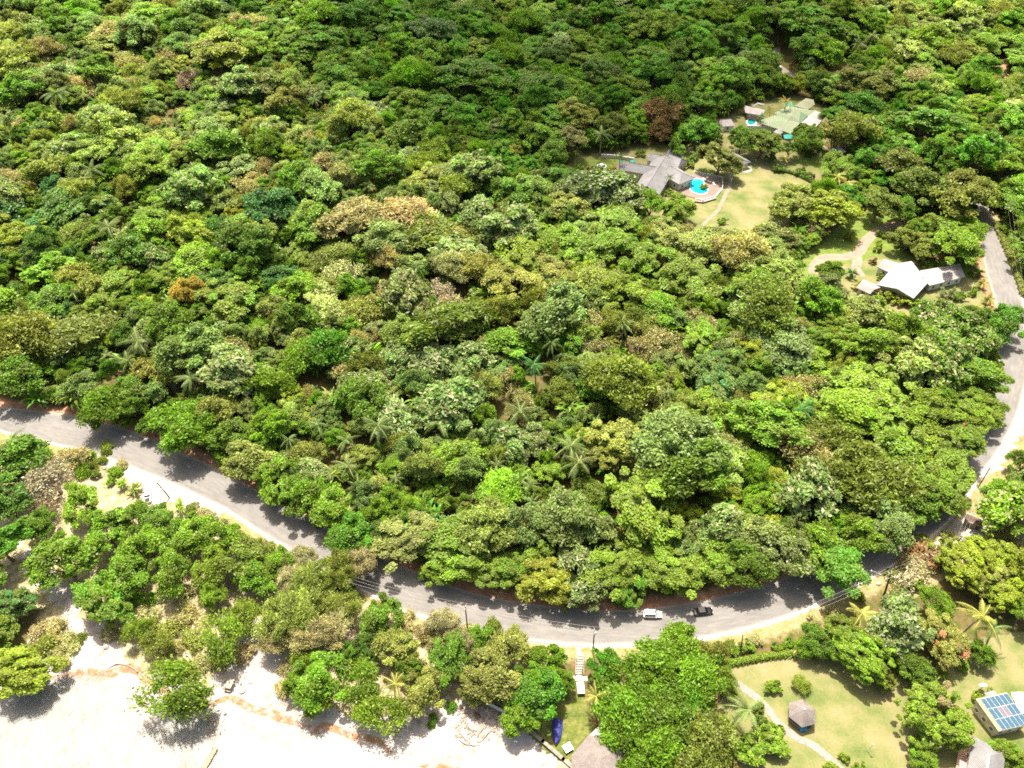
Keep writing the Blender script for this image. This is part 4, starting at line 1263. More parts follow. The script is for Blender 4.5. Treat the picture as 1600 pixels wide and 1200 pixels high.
def pick_mix(px, py):
    best, bn = 1e9, 'mid'
    for nme, a, b in CENTERS:
        d = math.hypot((px - a), (py - b) * 1.3) + random.uniform(0, 110)
        if d < best:
            best, bn = d, nme
    m = MIXES[bn]
    tot = sum(q[3] for q in m)
    u = random.uniform(0, tot)
    for q in m:
        u -= q[3]
        if u <= 0:
            return q
    return m[-1]


def allowed_arrays(xa, ya, margin):
    ok = ~inpoly(xa, ya, coast)
    ok &= ~inpoly(xa, ya, road_poly)
    for k, v in OPENW.items():
        ok &= ~inpoly(xa, ya, v)
    dr = np.minimum(distline(xa, ya, outer[::3]), distline(xa, ya, inner[::3]))
    return ok & (dr > margin)


NC = 42000
xa = rng.uniform(-430, 450, NC)
ya = rng.uniform(60, 660, NC)
ok = allowed_arrays(xa, ya, np.where((xa > 110) & (ya > 95), 6.5, 2.8))
dz = ya * CP + CAM_H * SP
ppx = 800 + FPX * xa / dz
ppy = 600 - FPX * (ya * SP - CAM_H * CP) / dz
ok &= (ppx > -130) & (ppx < 1730) & (ppy > -95)
xa, ya, ppx, ppy = xa[ok], ya[ok], ppx[ok], ppy[ok]
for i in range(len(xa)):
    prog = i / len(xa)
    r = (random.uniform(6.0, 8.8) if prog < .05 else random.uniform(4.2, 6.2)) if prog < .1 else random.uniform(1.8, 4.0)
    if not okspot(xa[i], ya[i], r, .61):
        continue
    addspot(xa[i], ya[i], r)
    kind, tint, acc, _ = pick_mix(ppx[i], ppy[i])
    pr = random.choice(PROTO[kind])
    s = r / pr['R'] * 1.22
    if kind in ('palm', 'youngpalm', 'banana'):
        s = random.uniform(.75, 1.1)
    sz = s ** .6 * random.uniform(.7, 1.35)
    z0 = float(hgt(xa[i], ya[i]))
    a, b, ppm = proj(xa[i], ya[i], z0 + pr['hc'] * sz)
    TREES.append(dict(kind=kind, pr=pr, x=xa[i], y=ya[i], z=z0, s=s, sz=sz, rz=random.uniform(0, 6.28), tint=tuple(q * (1.12 + .12 * min(1, max(0, (520 - b) / 300))) for q in jit(T[tint], .18)), acc=ACC[acc] if acc else tuple(min(1, q * 1.7) for q in T[tint]),  # tint lightened higher in view, making up for crown sides seen in shade
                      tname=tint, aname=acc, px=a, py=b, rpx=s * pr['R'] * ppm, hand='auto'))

UNDER = []
NC = 14000
xa = rng.uniform(-400, 420, NC)
ya = rng.uniform(70, 560, NC)
ok = allowed_arrays(xa, ya, 1.2)
dz = ya * CP + CAM_H * SP
ppx = 800 + FPX * xa / dz
ppy = 600 - FPX * (ya * SP - CAM_H * CP) / dz
ok &= (ppx > -60) & (ppx < 1660) & (ppy > -30)
for x, y in zip(xa[ok][:5600], ya[ok][:5600]):
    pr = random.choice(PROTO['shrub'] + PROTO['shrub'] + PROTO['banana'][:1])
    UNDER.append(dict(kind='shrub', pr=pr, x=x, y=y, z=float(hgt(x, y)), s=random.uniform(1.0, 1.9), sz=random.uniform(1.0, 2.4), rz=random.uniform(0, 6.28), tint=jit(T[random.choice(['mid', 'bright', 'mid', 'bright', 'olive', 'vivid'])]),
                      acc=T['lime']))

# ---- choose individuals: every hand-set plant of the small kinds, and the 300 largest broadleaf trees
for t in TREES + UNDER:
    t['tx'], t['ty'] = random.gauss(0, .07), random.gauss(0, .07)
    t['ax'] = random.uniform(.8, 1.25) if t['kind'] not in ('palm', 'youngpalm') else 1.0
BROAD = ('creamtree', 'mango', 'broadlayer', 'broad', 'dome', 'layer', 'bigleaf', 'feather', 'airy')
inview = lambda t: -t['rpx'] * .8 < t['px'] < 1600 + t['rpx'] * .8 and -t['rpx'] * .8 < t['py'] < 1200 + t['rpx'] * .8
bl_ = sorted([t for t in TREES if t['kind'] in BROAD and inview(t)], key=lambda t: -t['rpx'])
picked = set(id(t) for t in bl_[:300])
for t in TREES:
    t['single'] = (id(t) in picked) if t['kind'] in BROAD else (t['hand'] == 'hand' and inview(t))
singles = [t for t in TREES if t['single']]
mass = [t for t in TREES if not t['single']] + UNDER
print('plants', len(TREES), 'singles', len(singles), 'mass', len(mass))

LAND = [('the thatched gazebo', 1250, 1115), ('the solar panel roof', 1565, 1112), ('the satellite dish', 1531, 1068), ('the white SUV', 1018, 958), ('the black car', 1098, 953), ('the white parked pickup', 232, 775),
        ('the steps from the road', 908, 1045), ('the blue covered boat', 868, 1130), ('the driftwood ring', 740, 1135), ('the swimming pool', 1092, 293), ('the garden fountain', 940, 258), ('the grey-roofed villa', 1030, 262),
        ('the white-roofed house', 1410, 440), ('the green-roofed restaurant', 1215, 190), ('the small metal-roofed shed', 1310, 237), ('the winding driveway', 1340, 385), ('the round top lawn', 1190, 290), ('the hip-roofed house corner', 1530, 1175),
        ('the roadside timber shed', 1520, 812), ('the twin utility poles', 1545, 265), ('the long clipped hedge', 1180, 1030), ('the orange-blossoming tree', 293, 462), ('the conical thatched hut', 745, 5), ('the red-brown tree', 1033, 180),
        ('the gravel pull-in', 260, 750), ('the beach table', 360, 1067), ('the jetty plank', 330, 1185), ('the pink bare tree', 690, 460), ('the young palm cluster', 780, 800), ('the big cream-tipped tree', 1480, 528),
        ('the road at far left', 170, 690), ('the right road bend', 1560, 660), ('the tall grove by the steps', 1045, 1100), ('the edge yellow dome tree', 38, 372), ('the shaded vivid layered tree', 733, 112),
        ('the driftwood branch', 205, 1042), ('the broad yellow-olive tree', 810, 440), ('the central palm pair', 890, 710), ('the upper road car', 1215, 100), ('the grey pavilion', 1158, 245),
        ('the tan casuarinas', 470, 930), ('the upper-left palm', 320, 178), ('the palm trio left of centre', 600, 670), ('the upper-left vivid dome', 482, 75), ('the upper-right sandy clearing', 1555, 110)]


def whereis(t):
    c = sorted(LAND, key=lambda l: math.hypot(l[1] - t['px'], (l[2] - t['py'])))
    n, a, b = c[0]
    if math.hypot(a - t['px'], b - t['py']) < 7:
        n, a, b = c[1]
    dx, dy = t['px'] - a, t['py'] - b
    d = math.hypot(dx, dy)
    far = 'just ' if d < 45 else ('' if d < 110 else 'well ')
    if abs(dx) > 2.2 * abs(dy):
        rel = 'left of' if dx < 0 else 'right of'
    elif abs(dy) > 2.2 * abs(dx):
        rel = 'behind' if dy < 0 else 'in front of'
    else:
        rel = ('behind-' if dy < 0 else 'front-') + ('left of' if dx < 0 else 'right of')
    return far + rel + ' ' + n


def size_word(t):
    d = t['s'] * t['pr']['R']
    if t['kind'] in ('shrub', 'scrub', 'spiky', 'banana', 'youngpalm'):
        return '' if d < 2.2 else 'large '
    return 'small ' if d < 3.6 else ('' if d < 5.6 else ('large ' if d < 8.5 else 'huge '))


ORD = ['first', 'second', 'third', 'fourth', 'fifth', 'sixth', 'seventh', 'eighth', 'ninth', 'tenth']
buckets = {}
for t in singles:
    dk = DESC[t['kind']]
    td = TDESC[t['tname']]
    if t['kind'] == 'dry' and t['tname'] == 'pink':
        td = 'pinkish'
    extra = ''
    if t['aname'] in ('cream', 'white') and t['kind'] == 'bigleaf':
        extra = ' with cream-tipped leaves'
    t['lab'] = (size_word(t) + td + ' ' + dk + extra + ' ' + whereis(t))
    t['lab'] = t['lab'].replace('  ', ' ')
    buckets.setdefault(t['lab'], []).append(t)
for lab, L in buckets.items():
    if len(L) > 1:
        L.sort(key=lambda t: t['px'])
        for i, t in enumerate(L):
            t['lab'] = lab.replace(' with cream-tipped leaves', '') + ', ' + ORD[min(i, 9)] + ' from left'
GROUPS = {'palm': 'coconut palms among the trees', 'youngpalm': 'short young palms', 'banana': 'broad-leaved plant clumps', 'spiky': 'spiky garden plants', 'bamboo': 'bamboo plumes in the forest', 'shrub': 'garden shrubs', 'scrub': 'scrub bushes on open ground',
          'dry': 'dry twiggy trees', 'needle': 'casuarina trees by the road'}


def gname(t):
    if t['kind'] in GROUPS:
        return GROUPS[t['kind']]
    xa_ = np.array([t['x']])
    if inpoly(xa_, np.array([t['y']]), coast)[0]:
        return 'trees between road and shore'
    return 'broadleaf trees of the forest'


for t in singles:
    root = bpy.data.objects.new(NAME.get(t['kind'], 'broadleaf_tree'), None)
    root.empty_display_size = .5
    root.location = (t['x'], t['y'], t['z'])
    root.rotation_euler = (t['tx'], t['ty'], t['rz'])
    root.scale = (t['s'] * t['ax'], t['s'] / t['ax'], t['sz'])
    col.objects.link(root)
    tag(root, t['lab'], CAT.get(t['kind'], 'tree'), gname(t))
    for part in ('crown', 'trunk'):
        c = bpy.data.objects.new(part, t['pr'][part])
        c.parent = root
        if part == 'crown':
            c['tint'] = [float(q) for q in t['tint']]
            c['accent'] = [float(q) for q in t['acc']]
        col.objects.link(c)

# ---- the rest of the wood: one object, geometry-node instances of the same kinds of tree
pc = bpy.data.collections.new('forest_plants')
plist = []
for k, L in PROTO.items():
    for pr in L:
        pr['idx'] = len(plist)
        plist.append(pr)
for i, pr in enumerate(plist):
    nl = len(pr['V'])
    me = bpy.data.meshes.new('forest_plant')
    tv = np.array(pr['mb'].v, dtype=float)
    allv = np.concatenate([pr['V'], tv])
    lq = [tuple(q) for q in np.arange(nl).reshape(-1, 4).tolist()]
    tf = [tuple(nl + j for j in f) for f in pr['mb'].f]
    me.from_pydata(allv.tolist(), [], lq + tf)
    me.materials.append(MAT['foliage'])
    me.materials.append(MAT[pr['bark']])
    me.polygons.foreach_set('material_index', [0] * len(lq) + [1] * len(tf))
    a = me.attributes.new('leafvar', 'FLOAT_VECTOR', 'FACE')
    a.data.foreach_set('vector', np.concatenate([pr['A'], np.zeros((len(tf), 3))]).astype(np.float32).ravel())
    o = bpy.data.objects.new('forest_plant_%03d' % i, me)
    pc.objects.link(o)
fm_ = bpy.data.meshes.new('forest')
fm_.from_pydata([(t['x'], t['y'], t['z']) for t in mass], [], [])


def vattr(nm, typ, key, data):
    a = fm_.attributes.new(nm, typ, 'POINT')
    a.data.foreach_set(key, np.array(data, dtype=np.int32 if typ == 'INT' else np.float32).ravel())


vattr('pid', 'INT', 'value', [t['pr']['idx'] for t in mass])
vattr('rot', 'FLOAT_VECTOR', 'vector', [(t['tx'], t['ty'], t['rz']) for t in mass])
vattr('scl', 'FLOAT_VECTOR', 'vector', [(t['s'] * t['ax'], t['s'] / t['ax'], t['sz']) for t in mass])
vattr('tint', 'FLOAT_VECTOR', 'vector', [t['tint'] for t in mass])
vattr('accent', 'FLOAT_VECTOR', 'vector', [t['acc'] for t in mass])
forest = mesh_obj('forest', fm_)
tag(forest, 'dense mixed green forest canopy filling the hillside behind the road', 'forest', kind='stuff')
ng = bpy.data.node_groups.new('forest_scatter', 'GeometryNodeTree')
ng.interface.new_socket('Geometry', in_out='INPUT', socket_type='NodeSocketGeometry')
ng.interface.new_socket('Geometry', in_out='OUTPUT', socket_type='NodeSocketGeometry')
gi, go = ng.nodes.new('NodeGroupInput'), ng.nodes.new('NodeGroupOutput')
m2p = ng.nodes.new('GeometryNodeMeshToPoints')
iop = ng.nodes.new('GeometryNodeInstanceOnPoints')
ci = ng.nodes.new('GeometryNodeCollectionInfo')
ci.inputs['Collection'].default_value = pc
ci.inputs['Separate Children'].default_value = True
ci.inputs['Reset Children'].default_value = True
iop.inputs['Pick Instance'].default_value = True


def named(nm, dt):
    x = ng.nodes.new('GeometryNodeInputNamedAttribute')
    x.data_type = dt
    x.inputs['Name'].default_value = nm
    return x.outputs['Attribute']


ng.links.new(gi.outputs[0], m2p.inputs['Mesh'])
ng.links.new(m2p.outputs[0], iop.inputs['Points'])
ng.links.new(ci.outputs[0], iop.inputs['Instance'])
ng.links.new(named('pid', 'INT'), iop.inputs['Instance Index'])
ng.links.new(named('rot', 'FLOAT_VECTOR'), iop.inputs['Rotation'])
ng.links.new(named('scl', 'FLOAT_VECTOR'), iop.inputs['Scale'])
ng.links.new(iop.outputs[0], go.inputs[0])
md = forest.modifiers.new('scatter', 'NODES')
md.node_group = ng

# ------------------------------------------------------------------ buildings
def poly_roof(parent, name, verts_px, faces, mat, thick=.22):
    """roof planes from real corner points (pixel ray, height above ground)"""
    org = Vector(parent.location)
    vs = [P(a, b, z) - org for a, b, z in verts_px]
    me = bpy.data.meshes.new(name)
    me.from_pydata([tuple(v) for v in vs], [], faces)
    me.update()
    # make the faces look up
    bm = bmesh.new()
    bm.from_mesh(me)
    for f in bm.faces:
        f.normal_update()
        if f.normal.z < 0:
            f.normal_flip()
    r = bmesh.ops.extrude_face_region(bm, geom=bm.faces[:])
    for v in [g for g in r['geom'] if isinstance(g, bmesh.types.BMVert)]:
        v.co.z += thick
    bmesh.ops.recalc_face_normals(bm, faces=bm.faces)
    bm.to_mesh(me)
    bm.free()
    return mesh_obj(name, me, mat, parent)


def walls(parent, px_pts, ztop, mat, inset=.6, name='wall', z0=-.4):
    """wall prism under a roof outline: pixel corners taken at eave height, pulled in a little"""
    org = Vector(parent.location)
    pts = [P(a, b, ztop) for a, b in px_pts]
    c = sum(pts, Vector()) / len(pts)
    q = []
    for p in pts:
        d = p - c
        d.z = 0
        q.append(c + d * max(.5, (1 - inset / d.length)) - org)
    mb = MB()
    mb.prism([(v.x, v.y) for v in q], z0, ztop - .02)
    o = mb.build(name, mat, parent)
    return o, q


def wall_opening(parent, q, i, t, zc, wd, ht, kind='window'):
    """a framed window or door on wall edge i, standing proud of it"""
    a, b = Vector(q[i]), Vector(q[(i + 1) % len(q)])
    d = (b - a)
    d.z = 0
    d.normalize()
    nrm = Vector((d.y, -d.x, 0))
    c = sum((Vector(v) for v in q), Vector()) / len(q)
    p = a.lerp(b, t)
    if (p - c).dot(nrm) < 0:
        nrm = -nrm
    ang = math.atan2(d.y, d.x)
    mb = MB()
    p = Vector((p.x, p.y, zc))
    mb.box(p + nrm * .03, (wd, .1, ht), ang)
    o = mb.build(kind, 'window' if kind == 'window' else 'darkwood', parent)
    f = MB()
    for sx in (-1, 1):
        f.box(p + nrm * .05 + d * sx * (wd / 2 + .05), (.1, .14, ht + .2), ang)
    for sz in (-1, 1):
        f.box(p + nrm * .05 + Vector((0, 0, sz * (ht / 2 + .05))), (wd, .14, .1), ang)
    f.build('frame', 'paintwhite', o)
    return o


def rot_rect(c, L, Wd, ang):
    d, s = Vector((math.cos(ang), math.sin(ang), 0)), Vector((-math.sin(ang), math.cos(ang), 0))
    return [c - d * L / 2 - s * Wd / 2, c + d * L / 2 - s * Wd / 2, c + d * L / 2 + s * Wd / 2, c - d * L / 2 + s * Wd / 2]


def wing(parent, a_px, b_px, zr, half, ze, mat, wallmat, hip=(0, 0), over=.6, win=True, ridge=True):
    """one wing of a house: ridge runs from a_px to b_px (pixels at ridge height zr); hips at either end"""
    org = Vector(parent.location)
    a, b = P(a_px[0], a_px[1], zr) - org, P(b_px[0], b_px[1], zr) - org
    d = (b - a).normalized()
    s = Vector((-d.y, d.x, 0))
    ea, eb = a - d * (hip[0] or .0), b + d * (hip[1] or .0)
    v = [ea - s * half, eb - s * half, eb + s * half, ea + s * half]
    v = [Vector((p.x, p.y, ze)) for p in v] + [a, b]
    mb = MB()
    up = Vector((0, 0, .2))
    vs = v + [p - up for p in v]
    mb.add(vs, [(0, 1, 5, 4), (2, 3, 4, 5), (1, 2, 5), (3, 0, 4), (7, 6, 10, 11), (9, 8, 11, 10), (8, 7, 11), (6, 9, 10), (0, 6, 7, 1), (1, 7, 8, 2), (2, 8, 9, 3), (3, 9, 6, 0)])
    r = mb.build('roof', mat, parent)
    if ridge:
        m2 = MB()
        m2.tube([a + Vector((0, 0, .04)), b + Vector((0, 0, .04))], .13, 6)
        for e, k in ((v[0], a), (v[3], a), (v[1], b), (v[2], b)):
            m2.tube([e + Vector((0, 0, .03)), k + Vector((0, 0, .03))], .08, 5)
        m2.build('ridge_cap', mat, r)
    wv = [p + (s * (over if i in (0, 1) else -over)) + (d * (over if i in (0, 3) else -over)) for i, p in enumerate(v[:4])]
    m3 = MB()
    m3.prism([(p.x, p.y) for p in wv], -.4, ze - .12)
    m3.build('wall', wallmat, parent)
    if win:
        for i in range(4):
            L = (wv[(i + 1) % 4] - wv[i]).length
            n = max(1, int(L / 4))
            for k in range(n):
                wall_opening(parent, wv, i, (k + .5) / n, 1.5, 1.1, 1.2)
    return r


def house(name, px, label, cat='house', rz=0):
    p = P(px[0], px[1], 0)
    return tag(empty(name, p), label, cat)


# -- grey villa with the pool
h = house('grey_roofed_villa', (1028, 285), 'grey hip-roofed villa with cream walls beside the bright blue swimming pool')
wing(h, (1041, 243), (1011, 291), 6.4, 5.6, 3.6, 'roofgrey', 'creamwall', (1.5, 0), .6)
wing(h, (1027, 261), (985, 254), 5.6, 4.0, 3.5, 'roofgrey', 'creamwall', (0, 4.0))
wing(h, (1047, 259), (1066, 270), 5.9, 4.8, 3.55, 'roofgrey', 'creamwall', (0, 3.6))
wing(h, (1046, 241), (1065, 248), 5.7, 4.2, 3.45, 'roofgrey', 'creamwall', (0, 1.2))
wing(h, (1032, 242), (1020, 240), 5.3, 3.6, 3.4, 'roofgrey', 'creamwall', (0, 2.0))
wing(h, (1048, 233), (1062, 236), 5.1, 3.0, 3.3, 'roofgrey', 'creamwall', (1.5, 1.5))
mb = MB()
o_ = Vector(h.location)
for a in ((1056, 290), (1066, 284), (1047, 287)):
    q = P(a[0], a[1], 0) - o_
    mb.tube([q, q + Vector((0, 0, 3.2))], .16, 8)
    mb.build('porch_column', 'paintwhite', h)
    mb = MB()

# pool terrace, pool, wall, furniture
terr = [(1060, 279), (1084, 272), (1130, 280), (1128, 296), (1117, 308), (1098, 314), (1078, 308), (1052, 300)]
mb = MB()
mb.prism([(p.x, p.y) for p in W(terr)], -.3, .22)
tag(mb.build('pool_terrace', 'deck'), kind='structure')
pc_ = P(1092, 293, 0)
pool = tag(empty('swimming_pool', pc_), 'bright blue kidney-shaped swimming pool on the walled terrace', 'swimming pool')
pool_px = [(1079, 290), (1080, 284), (1086, 280), (1095, 281), (1099, 284), (1100, 290), (1106, 295), (1104, 301), (1096, 304), (1087, 302), (1079, 297)]
pp = [p - pc_ for p in W(pool_px)]
pp = catmull(pp + [pp[0]], 44)[:-1]
mb = MB()
mb.prism([(p.x, p.y) for p in pp], .1, .255)
mb.build('water', 'pool', pool)
mb = MB()
ring = [(p.x, p.y, .27) for p in pp]
outr = [(p.x * 1.07, p.y * 1.07, .27) for p in pp]
n_ = len(pp)
vs_ = ring + outr + [(x, y, .23) for x, y, z in outr] + [(x, y, .23) for x, y, z in ring]
mb.add(vs_, [(i, (i + 1) % n_, n_ + (i + 1) % n_, n_ + i) for i in range(n_)] + [(n_ + i, n_ + (i + 1) % n_, 2 * n_ + (i + 1) % n_, 2 * n_ + i) for i in range(n_)] + [(i, 3 * n_ + i, 3 * n_ + (i + 1) % n_, (i + 1) % n_) for i in range(n_)])
mb.build('pool_coping', 'paintwhite', pool)


def lowwall(name, px, label, h=1.1, t=.3, mat='whitewall', cat='wall', rails=False, z=0, group=None):
    pts = W(px)
    o = pts[0].copy()
    mb = MB()
    cap = MB()
    for a, b in zip(pts, pts[1:]):
        d = b - a
        ang = math.atan2(d.y, d.x)
        c = (a + b) / 2 - o
        if rails:
            cap.box(c + Vector((0, 0, h)), (d.length + t * .6, t * .6, .1), ang)
            mb.box(c + Vector((0, 0, .15)), (d.length, t * .6, .1), ang)
            n = max(2, int(d.length / .55))
            for k in range(n + 1):
                q = a.lerp(b, k / n) - o
                mb.box(q + Vector((0, 0, h / 2)), (.09, .09, h - .08), ang)
        else:
            mb.box(c + Vector((0, 0, h / 2 - .2)), (d.length + t * .9, t, h + .4 - .01), ang)
            cap.box(c + Vector((0, 0, h + .05)), (d.length + t * 1.2, t * 1.4, .1), ang)
    root = tag(empty(name, o), label, cat, group)
    mb.build('balusters' if rails else 'wall_body', mat, root)
    cap.build('coping', 'paintwhite' if mat != 'stone' else 'stone', root)
    return root


lowwall('terrace_balustrade', [(1083, 271), (1129, 280), (1128, 297), (1117, 309), (1098, 315), (1086, 314)], 'white balustrade wall curving round the pool terrace', 1.1, .3, 'paintwhite', 'balustrade', True)
lowwall('retaining_wall', [(1086, 316), (1098, 317.5), (1118, 311.5)], 'dark stone retaining wall below the pool terrace', .6, .5, 'stone')
lowwall('garden_wall', [(940, 246), (962, 247), (990, 252)], 'cream boundary wall behind the garden fountain', 1.5, .3, 'creamwall')

f = tag(empty('garden_fountain', P(940, 261)), 'round white-rimmed garden fountain on the small lawn left of the villa', 'fountain')
mb = MB()
prof = [(2.1, 0), (2.1, .5), (1.8, .5), (1.8, .25), (.4, .25), (.3, 1.1), (.9, 1.2), (.9, 1.35), (.2, 1.3), (.15, 1.8), (.02, 1.9)]
vv = [(r * math.cos(2 * math.pi * k / 20), r * math.sin(2 * math.pi * k / 20), z) for r, z in prof for k in range(20)]
mb.add(vv, [(i * 20 + k, i * 20 + (k + 1) % 20, (i + 1) * 20 + (k + 1) % 20, (i + 1) * 20 + k) for i in range(len(prof) - 1) for k in range(20)])
mb.build('basin', 'paintwhite', f)
mb = MB()
mb.prism([(1.79 * math.cos(2 * math.pi * k / 20), 1.79 * math.sin(2 * math.pi * k / 20)) for k in range(20)], .2, .38)
mb.build('water', 'window', f)


def umbrella(px, mat, label, r=1.3, h=2.3, name='patio_umbrella', group=None, closed=False):
    root = tag(empty(name, P(*px)), label, 'umbrella', group)
    mb = MB()
    mb.tube([(0, 0, 0), (0, 0, h + .25)], .05, 6)
    mb.build('pole', 'darkwood', root)
    mb = MB()
    rr = .22 if closed else r
    zb = h - 1.5 if closed else h - .35
    n = 8
    vs = [(0, 0, h + .2)] + [(rr * math.cos(2 * math.pi * k / n), rr * math.sin(2 * math.pi * k / n), zb) for k in range(n)] + [(rr * .97 * math.cos(2 * math.pi * k / n), rr * .97 * math.sin(2 * math.pi * k / n), zb - .18) for k in range(n)]
    mb.add(vs, [(0, 1 + k, 1 + (k + 1) % n) for k in range(n)] + [(1 + k, 9 + k, 9 + (k + 1) % n, 1 + (k + 1) % n) for k in range(n)])
    mb.build('canopy', mat, root)
    mb = MB()
    mb.prism([(.3 * math.cos(k), .3 * math.sin(k)) for k in [2 * math.pi * j / 10 for j in range(10)]], 0, .1)
    mb.build('base', 'concrete', root)
    return root


umbrella((972, 259), 'teal', 'left teal patio umbrella on the villa side terrace', 1.3, 2.3, group='teal patio umbrellas')
umbrella((988, 258), 'teal', 'right teal patio umbrella, nearest the villa roof', 1.3, 2.3, group='teal patio umbrellas')
mb = MB()
mb.prism([(p.x, p.y) for p in W([(966, 252), (1000, 258), (1005, 275), (962, 268)])], -.2, .1)
tag(mb.build('side_terrace', 'deck'), kind='structure')


def lounger(px, rz, label, mat='paintwhite'):
    root = tag(empty('sun_lounger', P(px[0], px[1], .22), rz), label, 'sun lounger', 'sun loungers on the pool terrace')
    mb = MB()
    mb.box((0, 0, .33), (1.3, .6, .08))
    mb.build('seat', mat, root)
    mb = MB()
    M = Matrix.Translation((.62, 0, .36)) @ Matrix.Rotation(-.7, 4, 'Y')
    mb.box((.35, 0, 0), (.7, .6, .08), 0, M)
    mb.build('backrest', mat, root)
    for x in (-.55, .55):
        for y in (-.24, .24):
            mb = MB()
            mb.box((x, y, .145), (.06, .06, .29))
            mb.build('leg', 'darkwood', root)


lounger((1101, 281.5), 2.2, 'pale sun lounger beside the far wall of the pool terrace')
lounger((1109, 285), 2.5, 'pale sun lounger right of the pool, middle of the three')
lounger((1116, 289), 1.9, 'pale sun lounger nearest the right-hand balustrade')

# -- grey pavilion half behind a tree
h = house('grey_pavilion', (1157, 258), 'low grey hip-roofed pavilion with open eaves half behind a dark round tree', 'pavilion')
wing(h, (1146, 240), (1160, 249), 4.6, 4.2, 2.9, 'roofgrey', 'creamwall', (3.5, 1.6), .9)
mb = MB()
c_ = P(1163, 264)
mb.prism([(c_.x + 3.4 * math.cos(k), c_.y + 3.4 * math.sin(k)) for k in [2 * math.pi * j / 24 for j in range(24)]], -.2, .08)
tag(mb.build('round_patio', 'concrete'), kind='structure')

# -- restaurant
h = house('restaurant', (1225, 215), 'rambling restaurant with faded green, tan and bright white roof sections behind the top lawn', 'restaurant')
poly_roof(h, 'roof', [(1241, 166, 4.2), (1259, 154, 4.4), (1271, 156.5, 4), (1273, 164, 3.6), (1262, 172, 4.1), (1255, 160, 5.4)], [(0, 1, 5), (1, 2, 5), (2, 3, 5), (3, 4, 5), (4, 0, 5)], 'rooftan')
poly_roof(h, 'roof', [(1209, 177.5, 4.0), (1232, 166, 4.2), (1262, 172, 4.3), (1274, 173, 4.0), (1252, 193, 3.9), (1229, 193, 3.8), (1242, 172.5, 6.0), (1236, 181, 6.0)],
          [(0, 1, 6, 7), (1, 2, 6), (2, 3, 4, 7, 6), (4, 5, 7), (5, 0, 7)], 'roofgreen')
poly_roof(h, 'roof', [(1231, 183.5, 5.1), (1244.5, 172.3, 5.6), (1262, 181, 4.6), (1251.5, 191.5, 4.2)], [(0, 1, 2), (0, 2, 3)], 'roofdgreen', .25)
poly_roof(h, 'roof', [(1185.5, 189.5, 3.4), (1211, 180.5, 4.3), (1250, 192.5, 4.3), (1235, 209.8, 3.4), (1218.5, 203, 3.3), (1190, 194, 3.3), (1222, 190.5, 4.9)], [(0, 1, 6), (1, 2, 6), (2, 3, 6), (3, 4, 6), (4, 5, 6), (5, 0, 6)], 'roofgreen')
poly_roof(h, 'roof', [(1274, 173, 4.6), (1291.5, 180.5, 4.4), (1274, 200, 3.9), (1251.5, 192, 4.2)], [(0, 1, 2, 3)], 'roofwhite')
poly_roof(h, 'roof', [(1161, 165, 3.3), (1196, 172.5, 3.5), (1190, 181, 3.1), (1165, 177, 3.0), (1178, 170.5, 4.2)], [(0, 1, 4), (1, 2, 4), (2, 3, 4), (3, 0, 4)], 'roofpale')
poly_roof(h, 'roof', [(1175, 166, 4.4), (1184, 160.5, 4.9), (1195, 162.5, 4.7), (1194, 165, 4.2), (1184, 163, 4.6), (1177, 168, 4.0)], [(0, 1, 4, 5), (1, 2, 3, 4)], 'roofwhite', .15)
walls(h, [(1209, 179), (1232, 168), (1262, 174), (1272, 175), (1252, 192), (1229, 192)], 3.7, 'creamwall', 1.2)
walls(h, [(1187, 190), (1211, 182), (1248, 193), (1235, 208), (1219, 202), (1191, 193.5)], 3.15, 'creamwall', 1.0)
walls(h, [(1273, 175), (1289, 181), (1273, 198), (1253, 192)], 3.7, 'whitewall', 1.2)
walls(h, [(1163, 167), (1194, 173.5), (1189, 180), (1166, 176)], 2.8, 'pinkwall', 1.0)
walls(h, [(1243, 166), (1259, 156), (1270, 158), (1271, 163), (1261, 170)], 3.4, 'creamwall', 1.0)
for (a, b) in (((1185.5, 199), (1187, 199)), ((1196, 202), (1198, 202)), ((1207, 206), (1209, 206))):
    q = P(a[0], a[1], 0) - Vector(h.location)
    mb = MB()
    mb.tube([q, q + Vector((0, 0, 2.9))], .15, 7)
    mb.build('porch_column', 'paintwhite', h)
for i, (a, b, m_) in enumerate(((1232, 163, 'teal'), (1233, 213.5, 'teal'))):
    org = Vector(h.location)
    q = P(a, b, 3.2) - org
    mb = MB()
    mb.prism([(q.x - 2.6, q.y - 1.6), (q.x + 2.6, q.y - 1.9), (q.x + 2.2, q.y + 1.7), (q.x - 2.2, q.y + 1.7)], 3.0, 3.5, [(q.x - 1.4, q.y + 1.0), (q.x + 1.4, q.y + 1.0), (q.x + 1.4, q.y + 1.6), (q.x - 1.4, q.y + 1.6)])
    mb.build('awning', m_, h)
lowwall('restaurant_terrace_wall', [(1167, 202), (1190, 203), (1210, 206)], 'white terrace wall in front of the green-roofed restaurant', 2.0, .4, 'whitewall')
h = house('white_canopy', (1217, 211), 'small square white canopy tent at the front of the restaurant', 'canopy')
poly_roof(h, 'canopy', [(1216.5, 200, 2.8), (1227.5, 204.8, 2.8), (1218.5, 210.5, 2.8), (1208.5, 206.5, 2.8), (1218, 202.5, 3.9)], [(0, 1, 4), (1, 2, 4), (2, 3, 4), (3, 0, 4)], 'roofwhite', .08)
for a in ((1216.5, 200), (1227.5, 204.8), (1218.5, 210.5), (1208.5, 206.5)):
    q = P(a[0], a[1], 2.8) - Vector(h.location)
    mb = MB()
    mb.tube([(q.x, q.y, 0), (q.x, q.y, 2.8)], .06, 6)
    mb.build('leg', 'paintwhite', h)
tp_ = P(1174, 190, 0)
t = tag(empty('teal_pool', tp_), 'small teal pool tucked under trees at the left end of the restaurant', 'swimming pool')
mb = MB()
